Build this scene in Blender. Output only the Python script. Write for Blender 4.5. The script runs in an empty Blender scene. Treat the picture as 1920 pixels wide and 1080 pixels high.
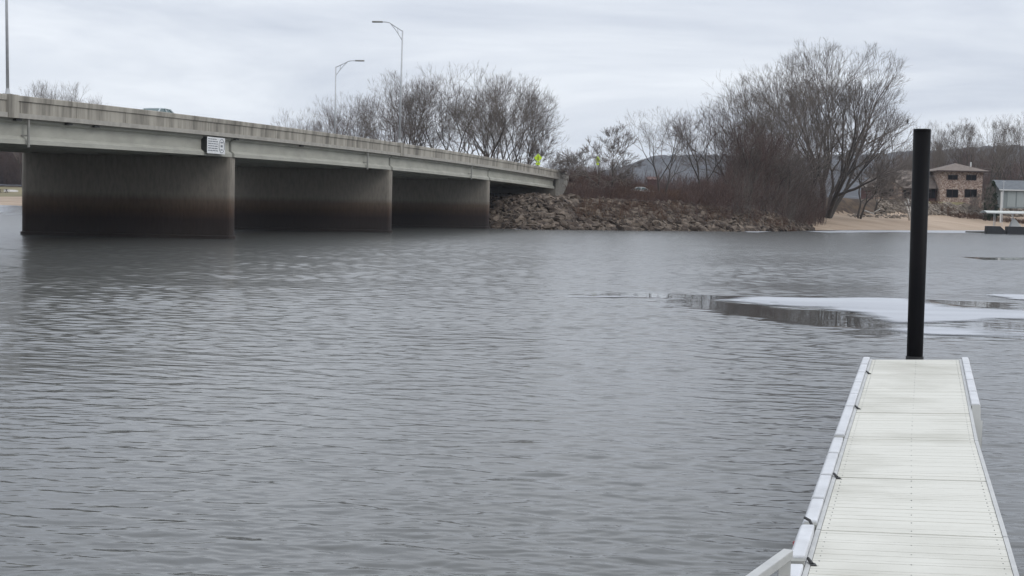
import bpy, bmesh, math, random
import numpy as np
from mathutils import Vector, Matrix, Quaternion
R = math.radians
SC = bpy.context.scene
COL = SC.collection

# ------------------------------------------------------------------ camera
F = 2600.0                      # focal length in photo pixels (photo 1920 wide)
CAM = Vector((0, 0, 3.0))
PITCH = math.atan(159.0 / F)
ROLL = 0.022
_f = Vector((0, math.cos(PITCH), -math.sin(PITCH)))
_u0 = Vector((0, math.sin(PITCH), math.cos(PITCH)))
_r0 = Vector((1, 0, 0))
_r = _r0 * math.cos(ROLL) + _u0 * math.sin(ROLL)
_u = -_r0 * math.sin(ROLL) + _u0 * math.cos(ROLL)
cd = bpy.data.cameras.new('camera'); cam = bpy.data.objects.new('camera', cd); COL.objects.link(cam)
cam.matrix_world = Matrix(((_r.x, _u.x, -_f.x, CAM.x), (_r.y, _u.y, -_f.y, CAM.y), (_r.z, _u.z, -_f.z, CAM.z), (0, 0, 0, 1)))
cd.sensor_width = 36; cd.lens = 36 * F / 1920; cd.clip_start = 0.1; cd.clip_end = 20000
SC.camera = cam
def ray(px, py): return _f + _r * ((px - 960) / F) - _u * ((py - 540) / F)
def G(px, py, z=0.0):           # point of the photo on the level z
    d = ray(px, py); t = (z - CAM.z) / d.z; return CAM + d * t
def P(px, py, D):               # point of the photo at depth Y = D
    d = ray(px, py); return CAM + d * (D / d.y)

# ------------------------------------------------------------------ world, sun, exposure
SC.view_settings.view_transform = 'Standard'; SC.view_settings.look = 'None'
SC.view_settings.exposure = 0.06; SC.view_settings.gamma = 1.0
W = bpy.data.worlds.new('World'); SC.world = W; W.use_nodes = True
nt = W.node_tree; nt.nodes.clear()
N = lambda t, k=None: (k or nt).nodes.new(t)
out = N('ShaderNodeOutputWorld')
sky = N('ShaderNodeTexSky'); sky.sky_type = 'NISHITA'; sky.sun_disc = False
SUN_EL, SUN_AZ = R(40), R(112)
sky.sun_elevation = SUN_EL; sky.sun_rotation = SUN_AZ
bg1 = N('ShaderNodeBackground'); bg1.inputs['Strength'].default_value = 0.10
nt.links.new(sky.outputs[0], bg1.inputs['Color'])
# overcast deck: soft layered clouds seen on a flat ceiling (direction / height)
tc = N('ShaderNodeTexCoord'); sep = N('ShaderNodeSeparateXYZ'); nt.links.new(tc.outputs['Generated'], sep.inputs[0])
def M(op, a, b=None, c=None, T=None):
    T = T or nt
    n = T.nodes.new('ShaderNodeMath'); n.operation = op
    for i, v in enumerate((a, b, c)):
        if v is None: continue
        if isinstance(v, (int, float)): n.inputs[i].default_value = v
        else: T.links.new(v, n.inputs[i])
    return n.outputs[0]
zz = M('ADD', M('MAXIMUM', sep.outputs['Z'], 0.0), 0.13)
comb = N('ShaderNodeCombineXYZ')
nt.links.new(M('DIVIDE', sep.outputs['X'], zz), comb.inputs[0]); nt.links.new(M('DIVIDE', sep.outputs['Y'], zz), comb.inputs[1])
def noise(vec, scale, detail, rough, T=None, dist=0.0):
    T = T or nt
    n = T.nodes.new('ShaderNodeTexNoise'); n.inputs['Scale'].default_value = scale
    n.inputs['Detail'].default_value = detail; n.inputs['Roughness'].default_value = rough
    n.inputs['Distortion'].default_value = dist
    T.links.new(vec, n.inputs['Vector']); return n.outputs['Fac']
n1 = noise(comb.outputs[0], 0.62, 6, 0.55, dist=0.5)
cr = N('ShaderNodeValToRGB'); nt.links.new(n1, cr.inputs[0])
cr.color_ramp.elements[0].position = 0.33; cr.color_ramp.elements[0].color = (0.58, 0.63, 0.73, 1)
cr.color_ramp.elements[1].position = 0.60; cr.color_ramp.elements[1].color = (0.90, 0.94, 1.0, 1)
bg2 = N('ShaderNodeBackground'); nt.links.new(cr.outputs[0], bg2.inputs['Color'])
# an overcast sky grows brighter towards the zenith
nt.links.new(M('ADD', 1.0, M('MULTIPLY', M('MAXIMUM', M('SUBTRACT', sep.outputs['Z'], 0.12), 0.0), 0.75)), bg2.inputs['Strength'])
mx = N('ShaderNodeMixShader'); mx.inputs[0].default_value = 0.95
nt.links.new(bg1.outputs[0], mx.inputs[1]); nt.links.new(bg2.outputs[0], mx.inputs[2])
nt.links.new(mx.outputs[0], out.inputs['Surface'])
sl = bpy.data.lights.new('sun', 'SUN'); sl.energy = 0.9; sl.angle = R(25); sl.color = (1, 0.97, 0.93)
so = bpy.data.objects.new('sun', sl); COL.objects.link(so)
# Nishita rotation: direction to sun
sd = Vector((math.sin(SUN_AZ) * math.cos(SUN_EL), math.cos(SUN_AZ) * math.cos(SUN_EL), math.sin(SUN_EL)))
so.rotation_euler = sd.to_track_quat('Z', 'Y').to_euler()

# ------------------------------------------------------------------ helpers
def tag(o, label=None, cat=None, group=None, kind=None):
    if label: o['label'] = label
    if cat: o['category'] = cat
    if group: o['group'] = group
    if kind: o['kind'] = kind
    return o
def link(o, parent=None):
    COL.objects.link(o)
    if parent is not None: o.parent = parent
    return o
def empty(name, loc=(0, 0, 0), rz=0.0):
    o = bpy.data.objects.new(name, None); o.empty_display_size = 0.3
    o.location = loc; o.rotation_euler = (0, 0, rz); return link(o)
class MB:
    def __init__(s): s.v = []; s.f = []; s.m = []
    def add(s, vs, fs, m=0):
        b = len(s.v); s.v += [tuple(v) for v in vs]
        s.f += [tuple(i + b for i in f) for f in fs]; s.m += [m] * len(fs)
    def box(s, x0, x1, y0, y1, z0, z1, m=0):
        s.add([(x0, y0, z0), (x1, y0, z0), (x1, y1, z0), (x0, y1, z0), (x0, y0, z1), (x1, y0, z1), (x1, y1, z1), (x0, y1, z1)],
              [(0, 3, 2, 1), (4, 5, 6, 7), (0, 1, 5, 4), (1, 2, 6, 5), (2, 3, 7, 6), (3, 0, 4, 7)], m)
    def hexa(s, c, m=0):        # 8 corners, ordered like box
        s.add(c, [(0, 3, 2, 1), (4, 5, 6, 7), (0, 1, 5, 4), (1, 2, 6, 5), (2, 3, 7, 6), (3, 0, 4, 7)], m)
    def beam(s, a, b, w, h, m=0):
        a, b = Vector(a), Vector(b); d = (b - a).normalized()
        sx = d.cross(Vector((0, 0, 1)))
        if sx.length < 1e-3: sx = Vector((1, 0, 0))
        sx.normalize(); sz = sx.cross(d).normalized()
        c = []
        for p in (a, b):
            for i, j in ((-1, -1), (1, -1), (1, 1), (-1, 1)): c.append(p + sx * (i * w / 2) + sz * (j * h / 2))
        s.add(c, [(0, 1, 2, 3), (7, 6, 5, 4), (0, 4, 5, 1), (1, 5, 6, 2), (2, 6, 7, 3), (3, 7, 4, 0)], m)
    def tube(s, pts, rads, n=8, m=0, cap=True):
        pts = [Vector(p) for p in pts]
        if isinstance(rads, (int, float)): rads = [rads] * len(pts)
        vs = []; fs = []; ref = None
        for i, p in enumerate(pts):
            d = (pts[min(i + 1, len(pts) - 1)] - pts[max(i - 1, 0)]).normalized()
            if ref is None: ref = d.orthogonal().normalized()
            else: ref = (ref - d * ref.dot(d)).normalized()
            o = d.cross(ref)
            for k in range(n):
                a = 2 * math.pi * k / n; vs.append(p + (ref * math.cos(a) + o * math.sin(a)) * rads[i])
        for i in range(len(pts) - 1):
            for k in range(n):
                k2 = (k + 1) % n; fs.append((i * n + k, i * n + k2, (i + 1) * n + k2, (i + 1) * n + k))
        if cap: fs.append(tuple(range(n - 1, -1, -1))); fs.append(tuple(range((len(pts) - 1) * n, len(pts) * n)))
        s.add(vs, fs, m)
    def sweep(s, prof, fr, m=0, closed=True, caps=True):   # prof: list of 2D, fr: list of funcs mapping 2D->3D
        n = len(prof); vs = [f(*p) for f in fr for p in prof]; fs = []
        for i in range(len(fr) - 1):
            for k in range(n if closed else n - 1):
                k2 = (k + 1) % n; fs.append((i * n + k, (i + 1) * n + k, (i + 1) * n + k2, i * n + k2))
        if caps and closed: fs.append(tuple(range(n))); fs.append(tuple(reversed(range((len(fr) - 1) * n, len(fr) * n))))
        s.add(vs, fs, m)
    def build(s, name, mats, parent=None, smooth=False, off=None):
        me = bpy.data.meshes.new(name)
        vs = s.v if off is None else [(a - off[0], b - off[1], c - off[2]) for a, b, c in s.v]
        me.from_pydata(vs, [], s.f)
        if not isinstance(mats, (list, tuple)): mats = [mats]
        for x in mats: me.materials.append(x)
        me.polygons.foreach_set('material_index', s.m)
        if smooth: me.polygons.foreach_set('use_smooth', [True] * len(s.f))
        me.update(); o = bpy.data.objects.new(name, me)
        return link(o, parent)
def fixn(o):
    bm = bmesh.new(); bm.from_mesh(o.data); bmesh.ops.recalc_face_normals(bm, faces=bm.faces); bm.to_mesh(o.data); bm.free(); return o
def bevel(o, w, seg=2):
    md = o.modifiers.new('bevel', 'BEVEL'); md.width = w; md.segments = seg; md.limit_method = 'ANGLE'; return o

def mat(name, col, rough=0.8, col2=None, scale=3.0, detail=5, stretch=(1, 1, 1), bump=0.0, bscale=None, metal=0.0, lo=0.35, hi=0.65, coord='Object', spec=None):
    m = bpy.data.materials.new(name); m.use_nodes = True; t = m.node_tree; b = t.nodes['Principled BSDF']
    b.inputs['Roughness'].default_value = rough; b.inputs['Metallic'].default_value = metal
    b.inputs['Base Color'].default_value = (*col, 1)
    if spec is not None: b.inputs['Specular IOR Level'].default_value = spec
    if col2 is not None or bump:
        c = t.nodes.new('ShaderNodeTexCoord'); mp = t.nodes.new('ShaderNodeMapping'); mp.inputs['Scale'].default_value = stretch
        t.links.new(c.outputs[coord], mp.inputs[0]); v = mp.outputs[0]
        if col2 is not None:
            f = noise(v, scale, detail, 0.6, t)
            r = t.nodes.new('ShaderNodeValToRGB'); t.links.new(f, r.inputs[0])
            r.color_ramp.elements[0].position = lo; r.color_ramp.elements[0].color = (*col, 1)
            r.color_ramp.elements[1].position = hi; r.color_ramp.elements[1].color = (*col2, 1)
            t.links.new(r.outputs[0], b.inputs['Base Color'])
        if bump:
            f2 = noise(v, bscale or scale * 3, 6, 0.65, t)
            bp = t.nodes.new('ShaderNodeBump'); bp.inputs['Distance'].default_value = bump; t.links.new(f2, bp.inputs['Height'])
            t.links.new(bp.outputs[0], b.inputs['Normal'])
    return m

# ------------------------------------------------------------------ terrain function
SH = [(-900, 420), (-400, 345), (-150, 322), (-110, 314), (-70, 296), (-45, 250), (-28, 205), (-14, 178), (-5, 164), (2.5, 161), (9, 166), (15.8, 170.5), (23, 175.5),
      (30.5, 180.5), (36.6, 189), (42.7, 203), (53.6, 217), (68.7, 231), (93, 257), (200, 330), (500, 440), (1500, 600)]
SX = [a for a, b in SH]; SY = [b for a, b in SH]
E0 = Vector((-19.7, 98.4)); ET = Vector((8.55, 30.4)); EL = ET.length
UB = ET / EL; NB = Vector((UB.y, -UB.x))      # along the road, and to its near (right) side
def sstep(x, a, b):
    t = np.clip((x - a) / (b - a), 0, 1); return t * t * (3 - 2 * t)
_rs = np.random.RandomState(5)
_wv = [(_rs.uniform(-1, 1), _rs.uniform(-1, 1), _rs.uniform(0, 6.3)) for _ in range(14)]
def rough2(X, Y, L):
    s = 0
    for i, (a, b, c) in enumerate(_wv): s = s + np.sin((a * X + b * Y) * 6.3 / L + c * (i + 1))
    return s / 5.0
def H(X, Y):
    X = np.asarray(X, float); Y = np.asarray(Y, float)
    d = Y - np.interp(X, SX, SY) + rough2(X, Y, 9) * 0.6 * (X > 41)
    mid = np.interp(d, [-40, -4, 0, 9, 15, 80], [-4, -1.3, 0, 3.2, 3.7, 4.2])
    left = np.interp(d, [-40, 0, 30, 110, 300], [-4, 0, 2.3, 5.0, 6])
    right = np.interp(d, [-40, 0, 21, 23, 28, 60, 300], [-3.5, 0, 2.2, 2.5, 5.2, 5.3, 6])
    wl = 1 - sstep(X, -60, -25); wr = sstep(X, 36, 45)
    z = left * wl + (mid * (1 - wr) + right * wr) * (1 - wl)
    A = E0 + ET * 3
    s = (X - A.x) * UB.x + (Y - A.y) * UB.y; lat = (X - A.x) * NB.x + (Y - A.y) * NB.y   # lat 0 near edge, negative over road
    zr = 6.35 - 0.012 * np.clip(s, 0, 120)
    side = np.maximum(np.maximum(lat - 0.6, -15.6 - lat), 0)
    zr = np.where((lat > -1.0) | (lat < -14.9), np.minimum(zr, 4.0 + np.maximum(s - 1.5, 0) * 0.30), zr)
    emb = np.where(s > 0.2, zr - side * 0.42, np.minimum(4.4 + s * 0.25, zr) - side * 0.42 + np.minimum(s, 0) * 0.2)
    z = np.where(d > -0.5, np.maximum(z, np.where(d > 2, emb, -9)), z)
    return z + np.where(d > 3, rough2(X, Y, 14) * 0.12, 0)
_hx = np.arange(-160, 260, 0.5); _hy = np.arange(140, 480, 0.5); _HG = H(*np.meshgrid(_hx, _hy))
def Hs(x, y):
    i = (x + 160) / 0.5; j = (y - 140) / 0.5
    if not (0 <= i < len(_hx) - 1 and 0 <= j < len(_hy) - 1): return float(H(x, y))
    a, b = int(i), int(j); u, v = i - a, j - b
    return float((_HG[b, a] * (1 - u) + _HG[b, a + 1] * u) * (1 - v) + (_HG[b + 1, a] * (1 - u) + _HG[b + 1, a + 1] * u) * v)

# ------------------------------------------------------------------ materials
m_conc = mat('concrete_weathered', (0.15, 0.138, 0.117), 0.9, (0.37, 0.345, 0.295), 1.3, 8, (1, 1, 0.12), 0.01, 14, lo=0.33, hi=0.6)
m_slab = mat('concrete_ledge', (0.29, 0.275, 0.245), 0.9, (0.38, 0.36, 0.32), 2, 6, bump=0.006, bscale=20)
m_gird = mat('girder_concrete', (0.31, 0.305, 0.265), 0.75, (0.39, 0.385, 0.335), 0.5, 5, (1, 1, 2.5), 0.003, 20)
m_asph = mat('asphalt', (0.045, 0.045, 0.048), 0.9, (0.07, 0.07, 0.07), 4)
m_dark = mat('dark_steel', (0.03, 0.03, 0.03), 0.6)
m_galv = mat('galvanised_steel', (0.42, 0.43, 0.44), 0.5, (0.52, 0.53, 0.54), 6, metal=0.1)
m_pipe = mat('painted_pipe', (0.22, 0.22, 0.20), 0.6, (0.28, 0.27, 0.25), 6)
m_white = mat('white_paint', (0.72, 0.73, 0.74), 0.5, (0.62, 0.62, 0.61), 3)
m_ink = mat('grey_lettering', (0.16, 0.17, 0.19), 0.6)

def pier_mat():
    m = bpy.data.materials.new('pier_concrete'); m.use_nodes = True; t = m.node_tree; b = t.nodes['Principled BSDF']
    b.inputs['Roughness'].default_value = 0.85
    g = t.nodes.new('ShaderNodeNewGeometry'); s = t.nodes.new('ShaderNodeSeparateXYZ'); t.links.new(g.outputs['Position'], s.inputs[0])
    mp = t.nodes.new('ShaderNodeMapping'); mp.inputs['Scale'].default_value = (1, 1, 0.25); t.links.new(g.outputs['Position'], mp.inputs[0])
    n = noise(mp.outputs[0], 0.9, 6, 0.6, t); n2 = noise(mp.outputs[0], 5, 5, 0.6, t)
    h = M('ADD', s.outputs['Z'], M('MULTIPLY', M('SUBTRACT', n, 0.5), 0.9, T=t), T=t)
    r = t.nodes.new('ShaderNodeValToRGB'); t.links.new(M('DIVIDE', h, 6.0, T=t), r.inputs[0])
    e = r.color_ramp.elements; e[0].position = 0.0; e[0].color = (0.014, 0.009, 0.008, 1); e[1].position = 1; e[1].color = (0.26, 0.235, 0.198, 1)
    for p, c in ((0.05, (0.028, 0.021, 0.018)), (0.30, (0.024, 0.014, 0.011)), (0.41, (0.062, 0.036, 0.023)), (0.52, (0.115, 0.085, 0.062)), (0.60, (0.20, 0.178, 0.15))):
        x = e.new(p); x.color = (*c, 1)
    mi = t.nodes.new('ShaderNodeMix'); mi.data_type = 'RGBA'; mi.blend_type = 'MULTIPLY'; mi.inputs[0].default_value = 0.5
    t.links.new(r.outputs[0], mi.inputs[6]); 
    r2 = t.nodes.new('ShaderNodeValToRGB'); t.links.new(n2, r2.inputs[0]); r2.color_ramp.elements[0].color = (0.5, 0.5, 0.5, 1); r2.color_ramp.elements[0].position = 0.3; r2.color_ramp.elements[1].position = 0.6
    t.links.new(r2.outputs[0], mi.inputs[7]); t.links.new(mi.outputs[2], b.inputs['Base Color'])
    bp = t.nodes.new('ShaderNodeBump'); bp.inputs['Distance'].default_value = 0.02; t.links.new(n2, bp.inputs['Height']); t.links.new(bp.outputs[0], b.inputs['Normal'])
    return m
m_pier = pier_mat()

# ------------------------------------------------------------------ water
def water_mat():
    m = bpy.data.materials.new('lake_water'); m.use_nodes = True; t = m.node_tree; b = t.nodes['Principled BSDF']
    b.inputs['Base Color'].default_value = (0.074, 0.076, 0.073, 1); b.inputs['Roughness'].default_value = 0.10; b.inputs['IOR'].default_value = 1.38
    g = t.nodes.new('ShaderNodeNewGeometry')
    def field(rot, sx, sy, scale, detail, rough, dist=0.0):
        mp = t.nodes.new('ShaderNodeMapping'); mp.inputs['Rotation'].default_value = (0, 0, rot); mp.inputs['Scale'].default_value = (sx, sy, 1)
        t.links.new(g.outputs['Position'], mp.inputs[0]); return noise(mp.outputs[0], scale, detail, rough, t, dist)
    a1 = field(R(8), 0.38, 1.0, 2.6, 3, 0.55, 0.5)
    a2 = field(R(-14), 0.45, 1.0, 1.15, 2, 0.5, 0.3)
    a3 = field(R(25), 0.5, 1.0, 6.5, 2, 0.5, 0.2)
    amp = field(0, 0.5, 1.0, 0.035, 3, 0.5)
    ampv = t.nodes.new('ShaderNodeMapRange'); t.links.new(amp, ampv.inputs[0]); ampv.inputs[1].default_value = 0.35; ampv.inputs[2].default_value = 0.65; ampv.inputs[3].default_value = 0.75; ampv.inputs[4].default_value = 1.25
    h = M('ADD', M('ADD', M('MULTIPLY', a1, WA[0], T=t), M('MULTIPLY', a2, WA[1], T=t), T=t), M('MULTIPLY', a3, WA[2], T=t), T=t)
    at = t.nodes.new('ShaderNodeAttribute'); at.attribute_name = 'calm'
    k = M('MULTIPLY', ampv.outputs[0], M('SUBTRACT', 1.0, at.outputs['Fac'], T=t), T=t)
    h = M('MULTIPLY', h, k, T=t)
    # ripples too small to model far out make the surface rougher there
    sp_ = t.nodes.new('ShaderNodeSeparateXYZ'); t.links.new(g.outputs['Position'], sp_.inputs[0])
    rg = t.nodes.new('ShaderNodeMapRange'); t.links.new(sp_.outputs['Y'], rg.inputs[0]); rg.inputs[1].default_value = 10; rg.inputs[2].default_value = 100; rg.inputs[3].default_value = 0.09; rg.inputs[4].default_value = 0.26
    t.links.new(M('MULTIPLY', rg.outputs[0], M('SUBTRACT', 1.0, M('MULTIPLY', at.outputs['Fac'], 0.9, T=t), T=t), T=t), b.inputs['Roughness'])
    bp = t.nodes.new('ShaderNodeBump'); bp.inputs['Distance'].default_value = 1.0; t.links.new(h, bp.inputs['Height']); t.links.new(bp.outputs[0], b.inputs['Normal'])
    return m
WA = (0.010, 0.012, 0.006)
WS = 0.085; WB = 1.0
m_water = water_mat()
def poly_sd(px, py, poly):      # signed distance, positive inside
    n = len(poly); inside = np.zeros(px.shape, bool); dm = np.full(px.shape, 1e9)
    for i in range(n):
        x0, y0 = poly[i]; x1, y1 = poly[(i + 1) % n]
        c = ((y0 > py) != (y1 > py)) & (px < (x1 - x0) * (py - y0) / (y1 - y0 + 1e-12) + x0); inside ^= c
        ex, ey = x1 - x0, y1 - y0; tt = np.clip(((px - x0) * ex + (py - y0) * ey) / (ex * ex + ey * ey + 1e-12), 0, 1)
        dm = np.minimum(dm, np.hypot(px - x0 - tt * ex, py - y0 - tt * ey))
    return np.where(inside, dm, -dm)
def gp(lst): return [(G(x, y).x, G(x, y).y) for x, y in lst]
CALM = [([(1060, 551), (1160, 548.5), (1300, 551.5), (1450, 556.5), (1600, 558), (1610, 560), (1420, 561), (1360, 563), (1480, 578), (1560, 583), (1615, 588), (1665, 604), (1640, 618), (1560, 612), (1440, 600), (1330, 583), (1250, 572), (1240, 560), (1120, 556.5)], 0.8),
        ([(1740, 561), (1900, 567), (1895, 579), (1790, 573), (1745, 567)], 0.4),
        ([(1800, 481.5), (1860, 483), (1960, 483), (1960, 487), (1850, 487.5)], 0.7),
        ([(1610, 600), (1960, 600), (1960, 640), (1700, 640), (1610, 625)], 1.5)]
def calm_at(Xg, Yg):
    calm = np.zeros(Xg.shape)
    for pl, soft in CALM:
        g = gp(pl); sdv = poly_sd(Xg, Yg, g); wob = rough2(Xg * 1.0, Yg * 3.0, 5.0) * soft * 0.35
        calm = np.maximum(calm, sstep(sdv + wob, -soft, soft * 0.6))
    return calm
KX = 0.47; Y0, Y1 = 6.0, 320.0
def make_water():
    # real waves: a fan of quads, finer near the dock, with the long flat lake surface joined round it
    st = 0.0015; nr = int(math.log(Y1 / Y0) / st); ys = Y0 * np.exp(np.linspace(0, math.log(Y1 / Y0), nr)); ks = np.linspace(-KX, KX, 440)
    Yg = np.repeat(ys[:, None], len(ks), 1); Xg = Yg * ks[None, :]; calm = calm_at(Xg, Yg)
    rs = np.random.RandomState(12); Z = np.zeros(Xg.shape); sp = Yg * st
    # two wave trains crossing, short-crested
    for i in range(110):
        lam = 0.10 * (1.05 / 0.10) ** (rs.rand() ** 1.35); k = 2 * math.pi / lam
        th = rs.normal(math.pi / 2 + (-0.24 if i % 3 else 0.20), 0.32); sl = WS * (0.65 if lam > 1.0 else 1.0) / math.sqrt(110 / 2)
        lod = np.clip((lam / sp - 3.0) / 3.0, 0, 1)
        Z += (sl / k) * lod * (1 + np.clip(Yg / 70 - 0.25, 0, 1.5) * WB) * np.sin(k * (math.cos(th) * Xg + math.sin(th) * Yg) + rs.uniform(0, 6.283))
    gust = 0.85 + 0.30 * rough2(Xg, Yg * 1.7, 37) + 0.22 * rough2(Xg, Yg * 2.2, 13)
    ed = np.minimum(1, np.minimum((KX - np.abs(ks))[None, :] / 0.03, np.minimum((Yg - Y0) / 1.5, (Y1 - Yg) / 30)))
    Z = Z * np.clip(gust, 0.35, 1.5) * ed * (1 - calm * 0.97)
    ny, nx = Xg.shape; I = np.arange(nx * ny).reshape(ny, nx)
    V = np.stack([Xg.ravel(), Yg.ravel(), Z.ravel()], 1)
    Fa = np.stack([I[:-1, :-1].ravel(), I[:-1, 1:].ravel(), I[1:, 1:].ravel(), I[1:, :-1].ravel()], 1)
    B = 3000.0; n0 = len(V)
    ex = np.array([(-B, -300, 0), (B, -300, 0), (B, Y0, 0), (-B, Y0, 0), (B, Y1, 0), (-B, Y1, 0), (B, 3200, 0), (-B, 3200, 0)])
    V = np.concatenate([V, ex]); c00, c01, c10, c11 = I[0, 0], I[0, -1], I[-1, 0], I[-1, -1]
    Fe = np.array([(n0, n0 + 1, n0 + 2, n0 + 3), (n0 + 3, c00, c10, n0 + 5), (c01, n0 + 2, n0 + 4, c11), (n0 + 5, n0 + 4, n0 + 6, n0 + 7)])
    Fa = np.concatenate([Fa, Fe]).astype(np.int32)
    me = bpy.data.meshes.new('water'); me.vertices.add(len(V)); me.vertices.foreach_set('co', V.ravel().astype(np.float32))
    me.loops.add(Fa.size); me.loops.foreach_set('vertex_index', Fa.ravel()); me.polygons.add(len(Fa)); me.polygons.foreach_set('loop_start', np.arange(0, Fa.size, 4, dtype=np.int32))
    me.polygons.foreach_set('use_smooth', [True] * len(Fa)); me.update(calc_edges=True)
    a = me.attributes.new('calm', 'FLOAT', 'POINT'); a.data.foreach_set('value', np.concatenate([calm.ravel() * 0.985, np.zeros(8)]).astype(np.float32))
    me.materials.append(m_water); o = link(bpy.data.objects.new('water', me)); tag(o, kind='structure')
make_water()

# thin ice lying on the water
def ice_mat():
    m = mat('thin_ice', (0.34, 0.355, 0.385), 0.4, (0.50, 0.52, 0.555), 0.25, 6, (0.35, 1, 1), 0.004, 1.5)
    t = m.node_tree; b = t.nodes['Principled BSDF']
    a = t.nodes.new('ShaderNodeAttribute'); a.attribute_name = 'edge'
    c = t.nodes.new('ShaderNodeTexCoord'); mp = t.nodes.new('ShaderNodeMapping'); mp.inputs['Scale'].default_value = (0.25, 1, 1); t.links.new(c.outputs['Object'], mp.inputs[0])
    n = noise(mp.outputs[0], 0.8, 6, 0.65, t)
    al = t.nodes.new('ShaderNodeMapRange'); t.links.new(M('ADD', a.outputs['Fac'], M('MULTIPLY', M('SUBTRACT', n, 0.5, T=t), 0.9, T=t), T=t), al.inputs[0])
    al.inputs[1].default_value = 0.15; al.inputs[2].default_value = 0.75; al.inputs[4].default_value = 0.92
    t.links.new(al.outputs[0], b.inputs['Alpha']); return m
m_ice = ice_mat()
def ice(poly, name, label, step=0.5, stepy=0.25, soft=1.1):
    g = gp(poly); xs = np.arange(min(a for a, b in g) - 1, max(a for a, b in g) + 1, step); ys = np.arange(min(b for a, b in g) - 1, max(b for a, b in g) + 1, stepy)
    Xg, Yg = np.meshgrid(xs, ys); s = poly_sd(Xg, Yg, g) + rough2(Xg, Yg * 2.5, 4.0) * soft * 0.3
    nx, ny = len(xs), len(ys); I = np.arange(nx * ny).reshape(ny, nx)
    Fa = np.stack([I[:-1, :-1].ravel(), I[:-1, 1:].ravel(), I[1:, 1:].ravel(), I[1:, :-1].ravel()], 1)
    sv = s.ravel(); keep = (sv[Fa].max(1) > -0.1); Fa = Fa[keep]
    used = np.unique(Fa); re = np.full(nx * ny, -1); re[used] = np.arange(len(used)); Fa = re[Fa]
    V = np.stack([Xg.ravel(), Yg.ravel(), np.full(Xg.size, 0.02)], 1)[used]
    me = bpy.data.meshes.new(name); me.from_pydata(V.tolist(), [], Fa.tolist())
    a = me.attributes.new('edge', 'FLOAT', 'POINT'); a.data.foreach_set('value', np.clip(sv[used] / soft, 0, 1).astype(np.float32))
    me.materials.append(m_ice); o = link(bpy.data.objects.new(name, me))
    tag(o, label, 'ice')
ice([(1330, 561.5), (1400, 556), (1560, 557), (1700, 558), (1745, 565), (1790, 575), (1900, 581), (1990, 583), (1990, 604), (1900, 602), (1800, 606), (1700, 610), (1640, 609), (1612, 592), (1540, 580), (1470, 577), (1400, 570)],
    'ice_sheet', 'pale thin ice sheet on the open water behind the dock end, around the black pile')
ice([(1645, 614), (1720, 610), (1800, 616), (1880, 619), (1990, 620), (1990, 634), (1880, 629), (1800, 632), (1730, 633), (1680, 627)],
    'ice_sheet', 'thin lighter ice streak just beyond the far end of the white dock')
ice([(1840, 551), (1990, 553), (1990, 562), (1900, 563), (1860, 556)], 'ice_sheet', 'thin ice streak at the right edge of the photo beyond the larger ice sheet', soft=0.6)
ice([(1040, 555), (1200, 555), (1180, 559), (1060, 558)], 'ice_sheet', 'small faint ice sliver at the left tip of the dark calm streak', soft=0.6)
ice([(1490, 434), (1560, 432), (1700, 431.5), (1850, 432), (2000, 433), (2000, 440), (1850, 438), (1700, 436), (1560, 437)], 'ice_sheet', 'band of shore ice along the sandy beach', 1.0, 0.8, 3)
ice([(1395, 433), (1440, 431.5), (1450, 434), (1425, 436), (1395, 435.5)], 'ice_sheet', 'small white ice shelf below the right end of the rock bank', 0.5, 0.4, 0.6)
ice([(960, 428), (1060, 429.2), (1060, 431), (960, 430)], 'ice_sheet', 'narrow white ice rim at the foot of the rock bank beside the bridge', 0.5, 0.4, 0.5)
ice([(-60, 383), (45, 384.5), (45, 404), (-60, 402)], 'ice_sheet', 'pale ice along the far left shore seen under the bridge', 2, 2, 8)

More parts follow.
